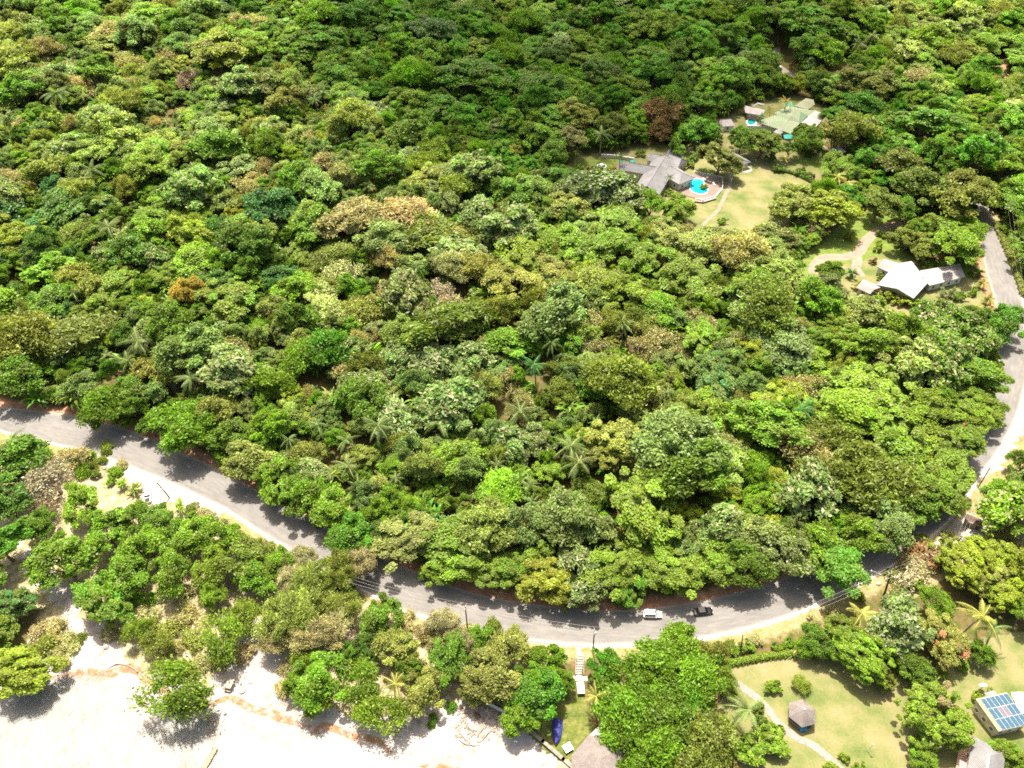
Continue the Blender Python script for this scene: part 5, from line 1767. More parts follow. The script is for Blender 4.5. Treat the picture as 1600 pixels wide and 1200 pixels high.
q = [p - tp_ for p in W([(1167, 191), (1170, 185.5), (1180, 188), (1181, 193), (1171, 196)])]
mb.prism([(p.x, p.y) for p in q], -.2, .12)
mb.build('water', 'poolteal', t)
mb = MB()
mb.prism([(p.x * 1.25, p.y * 1.25) for p in q], -.25, .08)
mb.build('pool_coping', 'paintwhite', t)
h = house('cream_cottage', (1132, 200), 'small cottage with pale cream roof left of the restaurant, among trees', 'cottage')
wing(h, (1129, 187), (1142, 186), 4.6, 3.4, 2.8, 'roofpale', 'whitewall', (1.2, 1.2), .5)
h = house('metal_roofed_shed', (1313, 243), 'small open shed with bluish white metal roof beside the narrow side road', 'shed')
poly_roof(h, 'roof', [(1311, 230, 2.9), (1323, 237, 2.7), (1310, 242, 2.5), (1301.5, 233.5, 2.7)], [(0, 1, 2, 3)], 'metalsheet', .08)
for a in ((1311.2, 230.6), (1322, 237), (1310, 241.2), (1302.3, 233.7)):
    q = P(a[0], a[1], 2.5) - Vector(h.location)
    mb = MB()
    mb.tube([(q.x, q.y, -.1), (q.x, q.y, 2.5)], .08, 6)
    mb.build('post', 'darkwood', h)

# -- white-roofed house
h = house('white_roofed_house', (1412, 460), 'sprawling house with brilliant white and pale pink roofs near the driveway', 'house')
poly_roof(h, 'roof', [(1370, 446, 3.4), (1400, 413, 3.5), (1424, 409, 3.6), (1450, 442, 3.4), (1427, 467.5, 3.3), (1413, 419, 5.6), (1401, 452, 5.2)], [(0, 1, 5, 6), (1, 2, 5), (2, 3, 5), (3, 4, 6, 5), (4, 0, 6)], 'roofwhite', .28)
poly_roof(h, 'roof', [(1431, 430, 3.0), (1437.5, 423.5, 3.1), (1499, 413, 3.1), (1508, 433, 3.0), (1452, 447, 3.0), (1441, 434, 4.3), (1502, 422, 4.2)], [(1, 2, 6, 5), (2, 3, 6), (3, 4, 5, 6), (4, 0, 5), (0, 1, 5)], 'roofpale', .22)
poly_roof(h, 'roof', [(1369, 417, 3.0), (1381, 405, 3.1), (1408, 413, 3.1), (1392, 428, 3.0), (1376, 411, 4.0), (1400, 420, 4.1)], [(0, 1, 4), (1, 2, 5, 4), (2, 3, 5), (3, 0, 4, 5)], 'roofpink', .2)
poly_roof(h, 'roof', [(1337, 450, 2.9), (1349, 437, 3.0), (1378, 449, 3.0), (1359, 460, 2.9), (1344, 443.5, 3.8), (1366, 453, 3.8)], [(0, 1, 4), (1, 2, 5, 4), (2, 3, 5), (3, 0, 4, 5)], 'roofpink', .2)
poly_roof(h, 'roof', [(1337, 465, 2.6), (1345, 460, 2.8), (1358, 466, 2.6), (1350, 474, 2.4)], [(0, 1, 2, 3)], 'roofpink', .15)
poly_roof(h, 'roof', [(1326, 484, 2.6), (1349, 474, 2.8), (1353, 482, 2.7), (1340, 497, 2.4)], [(0, 1, 2, 3)], 'roofpink', .15)
for pts, zt, m_ in (([(1372, 446), (1400, 415), (1424, 411), (1448, 442), (1427, 466)], 3.2, 'pinkwall'), ([(1433, 431), (1438, 425), (1498, 414.5), (1506, 433), (1453, 446)], 2.85, 'whitewall'), ([(1370, 417), (1381, 407), (1405, 414), (1392, 427)], 2.85, 'whitewall'),
                    ([(1339, 450), (1350, 439), (1375, 449), (1359, 459)], 2.75, 'whitewall'), ([(1338, 465), (1345, 462), (1356, 466), (1350, 473)], 2.4, 'pinkwall'), ([(1329, 484), (1348, 476), (1351, 482), (1340, 495)], 2.35, 'pinkwall')):
    o, q = walls(h, pts, zt, m_, .7)
    for i in range(len(q)):
        L = (q[(i + 1) % len(q)] - q[i]).length
        if L > 3:
            for k in range(int(L / 3.2)):
                wall_opening(h, q, i, (k + .5) / int(L / 3.2), 1.4, 1.1, 1.1)
q = P(1345, 477, 0) - Vector(h.location)
mb = MB()
mb.tube([(q.x, q.y, 0), (q.x, q.y, 2.2)], .9, 14)
mb.build('water_tank', 'carblack', h)

# -- thatched gazebo
gz = tag(empty('thatched_gazebo', P(1249, 1122), .25), 'hexagonal grey-thatched gazebo standing on the lower lawn beside the stone path', 'gazebo')
mb = MB()
n = 6
rr_ = 3.25
mb.cur = 0
rings = [(0.12, 4.55), (1.2, 3.95), (2.3, 3.25), (rr_, 2.55)]
for k in range(n):
    a0_, a1_ = 2 * math.pi * k / n, 2 * math.pi * (k + 1) / n
    for (r0, z0), (r1, z1) in zip(rings, rings[1:]):
        m_ = 4
        for j in range(m_):
            def pt(r, z, u):
                A_ = Vector((r * math.cos(a0_), r * math.sin(a0_), z))
                B_ = Vector((r * math.cos(a1_), r * math.sin(a1_), z))
                return A_.lerp(B_, u)
            mb.add([pt(r0, z0, j / m_), pt(r0, z0, (j + 1) / m_), pt(r1, z1 + random.uniform(-.03, .03), (j + 1) / m_), pt(r1, z1 + random.uniform(-.03, .03), j / m_)], [(3, 2, 1, 0)])
    p1, p2 = Vector((rr_ * math.cos(a0_), rr_ * math.sin(a0_), 2.55)), Vector((rr_ * math.cos(a1_), rr_ * math.sin(a1_), 2.55))
    dn = Vector((0, 0, -.28))
    mb.add([p1, p2, p2 * .97 + dn, p1 * .97 + dn], [(0, 1, 2, 3)])
rf = mb.build('thatch_roof', 'thatch', gz)
mb = MB()
mb.prism([(.16 * math.cos(k), .16 * math.sin(k)) for k in [2 * math.pi * j / 8 for j in range(8)]], 4.5, 4.8)
mb.build('finial', 'paintwhite', rf)
for k in range(6):
    a_ = 2 * math.pi * k / 6
    mb = MB()
    mb.tube([(2.6 * math.cos(a_), 2.6 * math.sin(a_), 0), (2.6 * math.cos(a_), 2.6 * math.sin(a_), 2.7)], .1, 7)
    mb.build('post', 'darkwood', gz)
mb = MB()
for k in range(5):
    a0_, a1_ = 2 * math.pi * (k + 5) / 6, 2 * math.pi * (k + 6) / 6
    A_, B_ = Vector((2.75 * math.cos(a0_), 2.75 * math.sin(a0_), 0)), Vector((2.75 * math.cos(a1_), 2.75 * math.sin(a1_), 0))
    d_ = B_ - A_
    c_ = (A_ + B_) / 2
    for z_ in (.45, .9):
        mb.box(c_ + Vector((0, 0, z_)), (d_.length - .2, .07, .09), math.atan2(d_.y, d_.x))
    for j in range(9):
        q = A_.lerp(B_, (j + .5) / 9)
        mb.box(q + Vector((0, 0, .48)), (.05, .05, .8), math.atan2(d_.y, d_.x))
mb.build('railing', 'greywood', gz)
mb = MB()
mb.prism([(2.9 * math.cos(2 * math.pi * j / 6), 2.9 * math.sin(2 * math.pi * j / 6)) for j in range(6)], -.1, .12)
mb.build('floor_deck', 'darkwood', gz)
tb = tag(empty('blue_table', P(1254, 1141, .12)), 'bright blue bench table just under the front eave of the thatched gazebo', 'table')
mb = MB()
mb.box((0, 0, .74), (1.5, .8, .06))
mb.build('tabletop', 'brightblue', tb)
for x in (-.65, .65):
    for y in (-.3, .3):
        mb = MB()
        mb.box((x, y, .355), (.08, .08, .71))
        mb.build('leg', 'brightblue', tb)

# -- solar roofed building, lower right
h = tag(empty('solar_roofed_house', P(1568, 1125)), 'small flat building whose sloping roof is covered with blue solar panels', 'house')
org = Vector(h.location)
ZA, ZB = 4.3, 3.5
c0, c1, c2, c3 = [P(*p) - org for p in ((1524, 1092, ZA), (1573, 1081.5, ZA), (1608, 1132, ZB), (1560, 1143, ZB))]
ux, uy = (c1 - c0), (c3 - c0)
mb = MB()
dn = Vector((0, 0, -.18))
c2 = c0 + ux + uy
mb.add([c0, c1, c2, c3, c0 + dn, c1 + dn, c2 + dn, c3 + dn], [(0, 1, 2, 3), (7, 6, 5, 4), (0, 4, 5, 1), (1, 5, 6, 2), (2, 6, 7, 3), (3, 7, 4, 0)])
mb.build('roof', 'rooftan', h)
nrm = ux.cross(uy).normalized()
if nrm.z < 0:
    nrm = -nrm
nrow, ncol = 3, 6
Lx, Ly = ux.length, uy.length
for r_ in range(nrow):
    for c_i in range(ncol):
        fx0 = .125 + c_i * .142
        fy0 = .035 + r_ * .318
        A_ = c0 + ux * fx0 + uy * fy0 + nrm * .12
        dx_, dy_ = ux * .1395, uy * .3145
        def slab(mb, ins, th, off):
            q = [A_ + dx_ * ins + dy_ * ins * .5, A_ + dx_ * (1 - ins) + dy_ * ins * .5, A_ + dx_ * (1 - ins) + dy_ * (1 - ins * .5), A_ + dx_ * ins + dy_ * (1 - ins * .5)]
            q = [v + nrm * off for v in q]
            mb.add(q + [v - nrm * th for v in q], [(0, 3, 2, 1), (4, 5, 6, 7), (0, 1, 5, 4), (1, 2, 6, 5), (2, 3, 7, 6), (3, 0, 4, 7)])
        mb = MB()
        slab(mb, 0, .05, 0)
        o = mb.build('solar_panel', 'solarframe', h)
        mb = MB()
        slab(mb, .035, .02, .025)
        mb.build('cells', 'solarold' if (r_ == 1 and c_i in (2, 3)) else 'solar', o)
wv = [(c0 + (ux * a + uy * b)) for a, b in ((.06, .05), (.95, .05), (.95, .95), (.06, .95))]
mb = MB()
vs_ = [(v.x, v.y, -.3) for v in wv] + [(v.x, v.y, v.z - .2) for v in wv]
mb.add(vs_, [(0, 1, 5, 4), (1, 2, 6, 5), (2, 3, 7, 6), (3, 0, 4, 7), (4, 5, 6, 7)])
mb.build('wall', 'creamwall', h)
wq = [Vector((v.x, v.y, 0)) for v in wv]
for i, n in ((2, 3), (3, 3), (0, 2)):
    for k in range(n):
        wall_opening(h, wq, i, (k + .5) / n, 1.5, .9, 1.1)
wall_opening(h, wq, 2, .12, 1.05, .9, 2.1, 'door')
q = P(1548, 1084.5, 2.6) - org
mb = MB()
mb.box((q.x, q.y, 2.6), (2.6, 1.2, .1), .25)
mb.build('side_awning', 'roofgrey', h)
for sx in (-1.1, 1.1):
    mb = MB()
    mb.tube([(q.x + sx, q.y + .3, 0), (q.x + sx, q.y + .3, 2.6)], .05, 6)
    mb.build('awning_post', 'greywood', h)

# vine hedge against its left wall
hd = MB()


def hedge(name, px, wd, hh, label, tint, leaf=.22, kindname='hedge', cat='hedge', dens=70, acc='yellow'):
    pts = catmull(W(px), 60)
    o = pts[0].copy()
    rs = np.random.default_rng(len(px) * 7 + int(px[0][0]))
    C, Nn = [], []
    tot = sum((b - a).length for a, b in zip(pts, pts[1:]))
    n = int(tot * dens * (wd + hh))
    for _ in range(n):
        u = rs.random() * (len(pts) - 1.001)
        i = int(u)
        p = pts[i].lerp(pts[i + 1], u - i)
        d = (pts[i + 1] - pts[i]).normalized()
        s = Vector((-d.y, d.x, 0))
        th = rs.uniform(-.3, math.pi + .3)
        bump = 1 + .18 * math.sin(u * 1.7) + .12 * math.sin(u * 4.1 + 1)
        q = p + s * math.cos(th) * wd / 2 * bump + Vector((0, 0, max(.05, hh * .5 + math.sin(th) * hh * .5 * bump)))
        C.append(np.array(q - o) + rs.normal(size=3) * .07)
        Nn.append(np.array(s * math.cos(th) + Vector((0, 0, math.sin(th) + .3))) + rs.normal(size=3) * .5)
    V = leaf_quads(np.array(C), np.array(Nn), leaf, 1.3, rs)
    A = np.stack([rs.random(n), (rs.random(n) < .04).astype(float), rs.random(n) * .4], 1)
    me = mesh_leaves('leaves', V, A)
    root = tag(empty(kindname, o), label, cat)
    lv_ = mesh_obj('leaves', me, None, root)
    lv_['tint'] = [float(q) for q in T[tint]]
    lv_['accent'] = [float(q) for q in ACC[acc]]
    mb = MB()
    for a, b in zip(pts[::3], pts[3::3]):
        c = (a + b) / 2 - o
        mb.box(c + Vector((0, 0, hh * .36)), ((b - a).length, wd * .5, hh * .7), math.atan2((b - a).y, (b - a).x))
    mb.build('branches', 'bark', root)
    return root


hedge('hedge', [(1118, 1038), (1145, 1037), (1180, 1030), (1215, 1025), (1236, 1022)], 1.5, 1.3, 'long clipped bright green hedge along the top edge of the lower lawn', 'lime')
hedge('hedge', [(1527, 1108), (1540, 1128), (1553, 1148)], 1.0, 1.8, 'dark green climbing hedge against the left side of the solar-panelled building', 'bright')
hedge('hedge', [(1208, 268), (1232, 270), (1262, 282), (1285, 296)], 1.6, 1.3, 'low green hedge along the far right edge of the top lawn', 'mid', .35, dens=35)
hedge('hedge', [(1555, 352), (1570, 385), (1586, 425), (1600, 465)], 2.4, 1.6, 'rough olive hedge on the bank beside the upper right road', 'olive', .4, dens=30)
hedge('hedge', [(1568, 345), (1585, 385), (1604, 430), (1618, 470)], 3.0, 2.2, 'second rough green hedge higher on the bank right of the road', 'bright', .4, dens=26)
hedge('hedge', [(955, 266), (962, 270), (970, 278)], 1.4, 1.2, 'short red-flowering hedge between the fountain and the villa', 'mid', .3, dens=40, acc='salmon')

# -- hip-roofed house in the corner
h = house('hip_roofed_house', (1545, 1195), 'grey shingle hip-roofed house with white ridge cap in the lower right corner', 'house')
poly_roof(h, 'roof', [(1520, 1151, 4.2), (1570, 1176, 4.2), (1566, 1230, 4.2), (1507, 1222, 4.2), (1545, 1181, 6.8), (1541, 1215, 6.8)], [(0, 1, 4), (1, 2, 5, 4), (2, 3, 5), (3, 0, 4, 5)], 'roofgrey')
org = Vector(h.location)
mb = MB()
mb.tube([P(1545, 1180.5, 7.06) - org, P(1541, 1215, 7.06) - org], .2, 7)
mb.build('ridge_cap', 'paintwhite', h)
o, q = walls(h, [(1520, 1151), (1570, 1176), (1566, 1230), (1507, 1222)], 4.1, 'pinkwall', .8)
for i in range(4):
    for k in range(2):
        wall_opening(h, q, i, .3 + .4 * k, 1.8, 1.2, 1.2)
poly_roof(h, 'porch_roof', [(1499, 1187, 3.3), (1509, 1192, 3.4), (1520, 1215, 3.4), (1497, 1215, 3.3)], [(0, 1, 2, 3)], 'roofgrey', .15)
mb = MB()
mb.prism([(p.x, p.y) for p in [v - org for v in W([(1497, 1172), (1508, 1162), (1516, 1168), (1509, 1215), (1490, 1215)])]], -.3, .5)
mb.build('balcony_floor', 'pinkwall', h)

# -- thatched beach house, bottom centre
h = house('thatched_beach_house', (935, 1205), 'large beach house with pale grey thatched roof and white gable flap at the bottom edge', 'house')
poly_roof(h, 'roof', [(893, 1181, 3.2), (919, 1150, 3.3), (948, 1148, 3.3), (985, 1165, 3.3), (990, 1240, 3.2), (893, 1240, 3.2), (938, 1186, 7.2), (938, 1225, 7.2)], [(0, 1, 6), (1, 2, 6), (2, 3, 6), (3, 4, 7, 6), (4, 5, 7), (5, 0, 6, 7)], 'thatch', .3)
poly_roof(h, 'porch_roof', [(921, 1149, 3.2), (944, 1126, 2.8), (962, 1136, 2.8), (950, 1147.5, 3.25)], [(0, 1, 2, 3)], 'metalsheet', .1)
walls(h, [(896, 1182), (920, 1152), (948, 1150), (982, 1167), (986, 1238), (896, 1238)], 3.1, 'creamwall', .8)
wq = None

# steps, landing, concrete block
st = tag(empty('garden_steps', P(905, 1064)), 'pale concrete garden steps leading down from the roadside to the beach plots', 'steps')
org = Vector(st.location)
a_, b_ = P(908, 1026) - org, P(903, 1056) - org
for k in range(9):
    c = a_.lerp(b_, k / 8)
    mb = MB()
    mb.box((c.x, c.y, (8 - k) * .055 - .02), (1.5, .42, .18), 0)
    mb.build('tread', 'concrete', st)
mb = MB()
c = P(903, 1060) - org
mb.box((c.x, c.y, .03), (4.6, 1.2, .14), -.05)
mb.build('landing', 'concrete', st)
mb = MB()
c = P(905, 1023) - org
mb.box((c.x, c.y + .6, .05), (1.1, 2.6, .12), .1)
mb.build('top_landing', 'concrete', st)
for sx in (-.95, .95):
    mb = MB()
    c = a_.lerp(b_, .5)
    mb.box((c.x + sx, c.y, .35), (.18, 4.6, .7), -.06)
    mb.build('side_wall', 'stone', st)
kb = tag(empty('concrete_block', P(907, 1078), .05), 'upright pale concrete block with sloping top below the garden steps', 'concrete block')
mb = MB()
mb.prism([(-.75, -1.2), (.75, -1.2), (.75, 1.3), (-.75, 1.3)], 0, 1.0, [(-.7, -1.1), (.7, -1.1), (.7, 1.25), (-.7, 1.25)])
mb.build('body', 'concrete', kb)
mb = MB()
mb.box((0, .05, 1.06), (1.65, 2.7, .1))
mb.build('cap_slab', 'whitewall', kb)

# blue covered boat
bt = tag(empty('covered_boat', P(870, 1144), R(83)), 'small boat under a dark blue tarpaulin, pointed end towards the beach, below the trees', 'boat')
mb = MB()
secs = []
for i in range(11):
    u = i / 10
    wv_ = 1.05 * math.sin(min(1, u * 1.6 + .03) * math.pi / 2) ** .7
    x = -2.9 + 5.6 * u
    hgt_ = .55 + .25 * (1 - u)
    secs.append([(x, -wv_, hgt_), (x, -wv_ * .75, .12), (x, 0, 0), (x, wv_ * .75, .12), (x, wv_, hgt_)])
vs_ = [p for s in secs for p in s]
mb.add(vs_, [(i * 5 + k, (i + 1) * 5 + k, (i + 1) * 5 + k + 1, i * 5 + k + 1) for i in range(10) for k in range(4)] + [tuple(range(50, 55))])
mb.build('hull', 'paintwhite', bt)
mb = MB()
cs = []
for i in range(11):
    s = secs[i]
    w_ = s[4][1] * 1.04
    z = s[0][2]
    cs.append([(s[0][0], -w_, z - .2), (s[0][0], -w_, z + .04), (s[0][0], -w_ * .5, z + .22 + .05 * (i % 2)), (s[0][0], 0, z + .34), (s[0][0], w_ * .5, z + .22 + .05 * (i % 2)), (s[0][0], w_, z + .04), (s[0][0], w_, z - .2)])
vs_ = [p for s in cs for p in s]
mb.add(vs_, [(i * 7 + k + 1, (i + 1) * 7 + k + 1, (i + 1) * 7 + k, i * 7 + k) for i in range(10) for k in range(6)])
mb.build('tarpaulin', 'blue', bt)

pt_ = tag(empty('picnic_table', P(887, 1170), .5), 'square white picnic table on the grass beside the thatched beach house', 'table')
mb = MB()
mb.box((0, 0, .74), (1.9, 1.7, .07))
mb.build('tabletop', 'paintwhite', pt_)
mb = MB()
mb.box((0, 0, .36), (.5, .5, .7))
mb.build('pedestal', 'concrete', pt_)

# beach walls
lowwall('stone_seawall', [(783, 1100), (800, 1115), (820, 1136), (848, 1160), (880, 1188), (897, 1203)], 'long low stone seawall along the beach below the trees', .7, .55, 'stone', 'seawall')
lowwall('white_barrier', [(722, 1083), (742, 1090)], 'short whitewashed barrier wall at the left end above the driftwood ring', .7, .4, 'concrete', 'barrier')
lowwall('white_barrier', [(762, 1101), (790, 1115)], 'longer whitewashed barrier wall in the shade beside the yellow-green tree', .7, .4, 'concrete', 'barrier')
mb = MB()
mb.prism([(p.x, p.y) for p in W([(870, 1192), (888, 1187), (897, 1200), (893, 1225), (868, 1215)])], -.2, .3)
tag(mb.build('beach_deck', 'rooftan'), kind='structure')

# ring of driftwood and rubble on the sand
dr = tag(empty('driftwood_ring', P(742, 1132)), 'ring-shaped heap of driftwood logs and pale rubble on the white sand', 'driftwood heap')
rr = random.Random(5)
st_ = MB()
for k in range(150):
    a_ = rr.uniform(-.3, math.pi * 2)
    rad = rr.choice([2.2, 3.4, 4.6, 5.2]) + rr.uniform(-.45, .45)
    if a_ > math.pi and rad > 4.9:
        continue
    st_.rock((rad * math.cos(a_), rad * math.sin(a_) * .85, .05), rr.uniform(.12, .42), k)
o = st_.build('rubble', 'stone', dr)
tag(o, kind='stuff')
for k, (x0, y0, x1, y1, r_) in enumerate([(-4.6, 1.2, -2.6, -3.0, .14), (-3.8, -1.2, -1.2, -4.2, .16), (-3.6, -3.2, -1.2, -4.6, .12), (4.2, -.8, 1.4, -3.9, .13), (-1.5, -4.3, 1.4, -4.5, .1), (-2.4, .6, .6, -2.6, .13), (2.6, .8, .4, -2.8, .12),
                                    (-.6, 2.6, .7, .4, .16), (1.0, 2.9, -.2, .2, .12), (-3.0, 2.4, -1.0, 3.4, .12), (2.2, 2.4, 4.6, 1.2, .1), (-1.6, -1.0, 1.8, -1.6, .1), (3.2, 2.8, 5.0, 3.2, .09), (-1.2, 3.8, 2.4, 4.0, .11)]):
    mb = MB()
    m0 = Vector(((x0 + x1) / 2 + rr.uniform(-.2, .2), (y0 + y1) / 2 + rr.uniform(-.2, .2), .32))
    mb.tube([(x0, y0, .12), m0, (x1, y1, .2)], [r_, r_ * .9, r_ * .5], 6)
    mb.build('log', 'palebark' if k % 3 else 'greywood', dr)
mb = MB()
mb.rock((.5, 1.7, .35), .7, 3, .8)
mb.build('dark_boulder', 'darkwood', dr)

# driftwood branch, beach table, jetty plank
db = tag(empty('driftwood_branch', P(205, 1042)), 'bleached crooked driftwood branch lying on the sand above the brown tideline', 'driftwood')
mb = MB()
q = [p - Vector(db.location) for p in W([(168, 1045), (182, 1038), (198, 1039), (210, 1045), (216, 1051)])]
for i, p in enumerate(q):
    p.z = .15 + .1 * math.sin(i * 2)
mb.tube(q, [.05, .12, .17, .22, .16], 6)
mb.build('limb', 'palebark', db)
mb = MB()
q2 = [p - Vector(db.location) for p in W([(200, 1040), (208, 1034)])]
mb.tube([q2[0] + Vector((0, 0, .2)), q2[1] + Vector((0, 0, .7))], [.12, .04], 6)
mb.build('twig', 'palebark', db)
bt2 = tag(empty('beach_table', P(360, 1072), R(-12)), 'tall weathered plank table standing on the sand beside the brown seaweed line', 'table')
mb = MB()
for k in range(4):
    mb.box((-.66 + k * .44, 0, 1.3), (.42, 2.2, .07))
mb.build('tabletop', 'greywood', bt2)
for x in (-.7, .7):
    for y in (-.9, .9):
        mb = MB()
        mb.box((x, y, .55), (.12, .12, 1.42))
        mb.build('leg', 'greywood', bt2)
mb = MB()
mb.box((0, -1.3, .55), (1.6, .45, .07))
mb.build('bench_seat', 'greywood', bt2)
jp = tag(empty('jetty_plank', P(330, 1183)), 'brown weathered plank jetty running into the pale shallows', 'jetty')
q = [p - Vector(jp.location) for p in W([(338, 1168), (316, 1206)])]
d_ = q[1] - q[0]
mb = MB()
for k in range(14):
    c = q[0].lerp(q[1], (k + .5) / 14)
    mb.box(c + Vector((0, 0, .32)), (d_.length / 14 - .04, 1.15, .06), math.atan2(d_.y, d_.x))
mb.build('planking', 'palebark', jp)
mb = MB()
s_ = Vector((-d_.y, d_.x, 0)).normalized()
for sg in (-.5, .5):
    c = q[0].lerp(q[1], .5) + s_ * sg
    mb.box(c + Vector((0, 0, .2)), (d_.length, .12, .16), math.atan2(d_.y, d_.x))
mb.build('beam', 'greywood', jp)
for t_ in (.1, .5, .9):
    for sg in (-.5, .5):
        mb = MB()
        c = q[0].lerp(q[1], t_) + s_ * sg
        mb.tube([(c.x, c.y, -1.2), (c.x, c.y, .5)], .1, 6)
        mb.build('pile', 'bark', jp)
# boulders scattered along the shore
for i, (a, b, r_, lab) in enumerate([(352, 1062, .9, 'pale boulder just left of the beach table'), (378, 1080, .8, 'pale boulder just right of the beach table'), (392, 1066, .5, 'small white stone on dry grass right of the beach table'),
                                     (166, 1012, .8, 'pale flat rock on the sand near the driftwood branch'), (700, 1090, .7, 'pale rock left of the driftwood ring'), (712, 1072, .5, 'small pale rock behind and left of the driftwood ring'),
                                     (1386, 905, .9, 'white painted stone beside the leaning dark utility pole'), (1373, 912, .7, 'white roadside stone left of the leaning dark utility pole'), (164, 731, .7, 'whitish block on the verge left of the gravel pull-in')]):
    mb = MB()
    mb.rock((0, 0, .1), r_, 40 + i, .6)
    o = mb.build('boulder', 'concrete')
    o.location = P(a, b)
    tag(o, lab, 'rock', 'loose rocks')

# satellite dish, lawn pole, white tent, shed, culvert
sd = tag(empty('satellite_dish', P(1531, 1078), R(200)), 'grey-white satellite dish on a short post behind the solar-panelled building', 'satellite dish')
mb = MB()
mb.tube([(0, 0, 0), (0, 0, 1.7)], .07, 8)
mb.build('post', 'wire', sd)
mb = MB()
M = Matrix.Translation((0, 0, 1.9)) @ Matrix.Rotation(.75, 4, 'X')
vs_, fs_ = [], []
for i in range(5):
    r_ = .85 * i / 4
    for k in range(18):
        vs_.append(M @ Vector((r_ * math.cos(2 * math.pi * k / 18), r_ * math.sin(2 * math.pi * k / 18), .3 * (r_ / .85) ** 2)))
for i in range(4):
    for k in range(18):
        fs_.append((i * 18 + k, i * 18 + (k + 1) % 18, (i + 1) * 18 + (k + 1) % 18, (i + 1) * 18 + k))
mb.add(vs_, fs_)
mb.build('dish', 'metalsheet', sd)
mb = MB()
mb.tube([M @ Vector((0, -.8, .28)), M @ Vector((0, 0, .95))], .03, 5)
mb.build('feed_arm', 'wire', sd)
lp = tag(empty('lawn_post', P(1355, 1174)), 'thin pale post with a small light head standing alone on the lower lawn', 'garden light')
mb = MB()
mb.tube([(0, 0, 0), (.25, .1, 3.4)], [.09, .06], 7)
mb.build('post', 'metalsheet', lp)
mb = MB()
mb.box((.25, .1, 3.45), (.5, .25, .15))
mb.build('lamp_head', 'concrete', lp)
tn = tag(empty('white_tent', P(1598, 1105)), 'bright white fabric canopy on posts right of the solar-panelled building', 'canopy')
mb = MB()
n_ = 7
vs_ = []
for i in range(n_):
    for j in range(n_):
        u, v = i / (n_ - 1), j / (n_ - 1)
        vs_.append((-2.6 + 5.2 * u, -2.4 + 4.8 * v, 2.3 + .7 * math.sin(u * math.pi) * math.sin(v * math.pi) + .08 * math.sin(u * 13) * math.cos(v * 9)))
mb.add(vs_, [(i * n_ + j, (i + 1) * n_ + j, (i + 1) * n_ + j + 1, i * n_ + j + 1) for i in range(n_ - 1) for j in range(n_ - 1)])
mb.build('canopy', 'paintwhite', tn)
for x in (-2.5, 2.5):
    for y in (-2.3, 2.3):
        mb = MB()
        mb.tube([(x, y, 0), (x, y, 2.35)], .05, 6)
        mb.build('leg', 'wire', tn)
sh = tag(empty('roadside_shed', P(1521, 822), R(-33)), 'weathered brown plank roadside shed with pitched board roof at the gravel turnout', 'shed')
mb = MB()
mb.box((0, 0, .9), (5.0, 1.9, 1.8))
mb.build('wall', 'greywood', sh)
mb = MB()
for k in range(10):
    M = Matrix.Translation((0, 0, 1.95)) @ Matrix.Rotation(R(14), 4, 'X')
    mb.box((-2.5 + .55 * k + .02, 0, 0), (.5, 2.5, .07), 0, M)
mb.build('roof', 'darkwood', sh)
mb = MB()
mb.box((.8, -.97, .85), (.9, .06, 1.5))
d_o = mb.build('door', 'darkwood', sh)
mb = MB()
mb.box((1.15, -1.02, .85), (.05, .06, .12))
mb.build('handle', 'wire', d_o)
cv = tag(empty('concrete_culvert_cover', P(1366, 901), R(28)), 'short white concrete strip beside the kerb near the leaning dark pole', 'concrete strip')
mb = MB()
mb.box((1.2, .6, .12), (2.6, .3, .26), R(-58))
mb.build('slab', 'whitewall', cv)
mb = MB()
mb.box((1.2, .6, .27), (2.7, .38, .05), R(-58))
mb.build('cap_slab', 'paintwhite', cv)

# young leaning two-stem tree right of the dish
# hut in the far wood
h = house('thatched_hut', (746, 12), 'brown conical thatched hut roof poking out of the forest at the top edge', 'hut')
hz_ = float(hgt(h.location.x, h.location.y))
mb = MB()
mb.prism([(3.6 * math.cos(2 * math.pi * j / 12), 3.6 * math.sin(2 * math.pi * j / 12)) for j in range(12)], 0, 7.5)
mb.build('wall', 'pinkwall', h)
mb = MB()
mb.prism([(5.5 * math.cos(2 * math.pi * j / 16), 5.5 * math.sin(2 * math.pi * j / 16)) for j in range(16)], 7.3, 12.5, [(.15 * math.cos(2 * math.pi * j / 16), .15 * math.sin(2 * math.pi * j / 16)) for j in range(16)])
mb.build('roof', 'thatch', h)

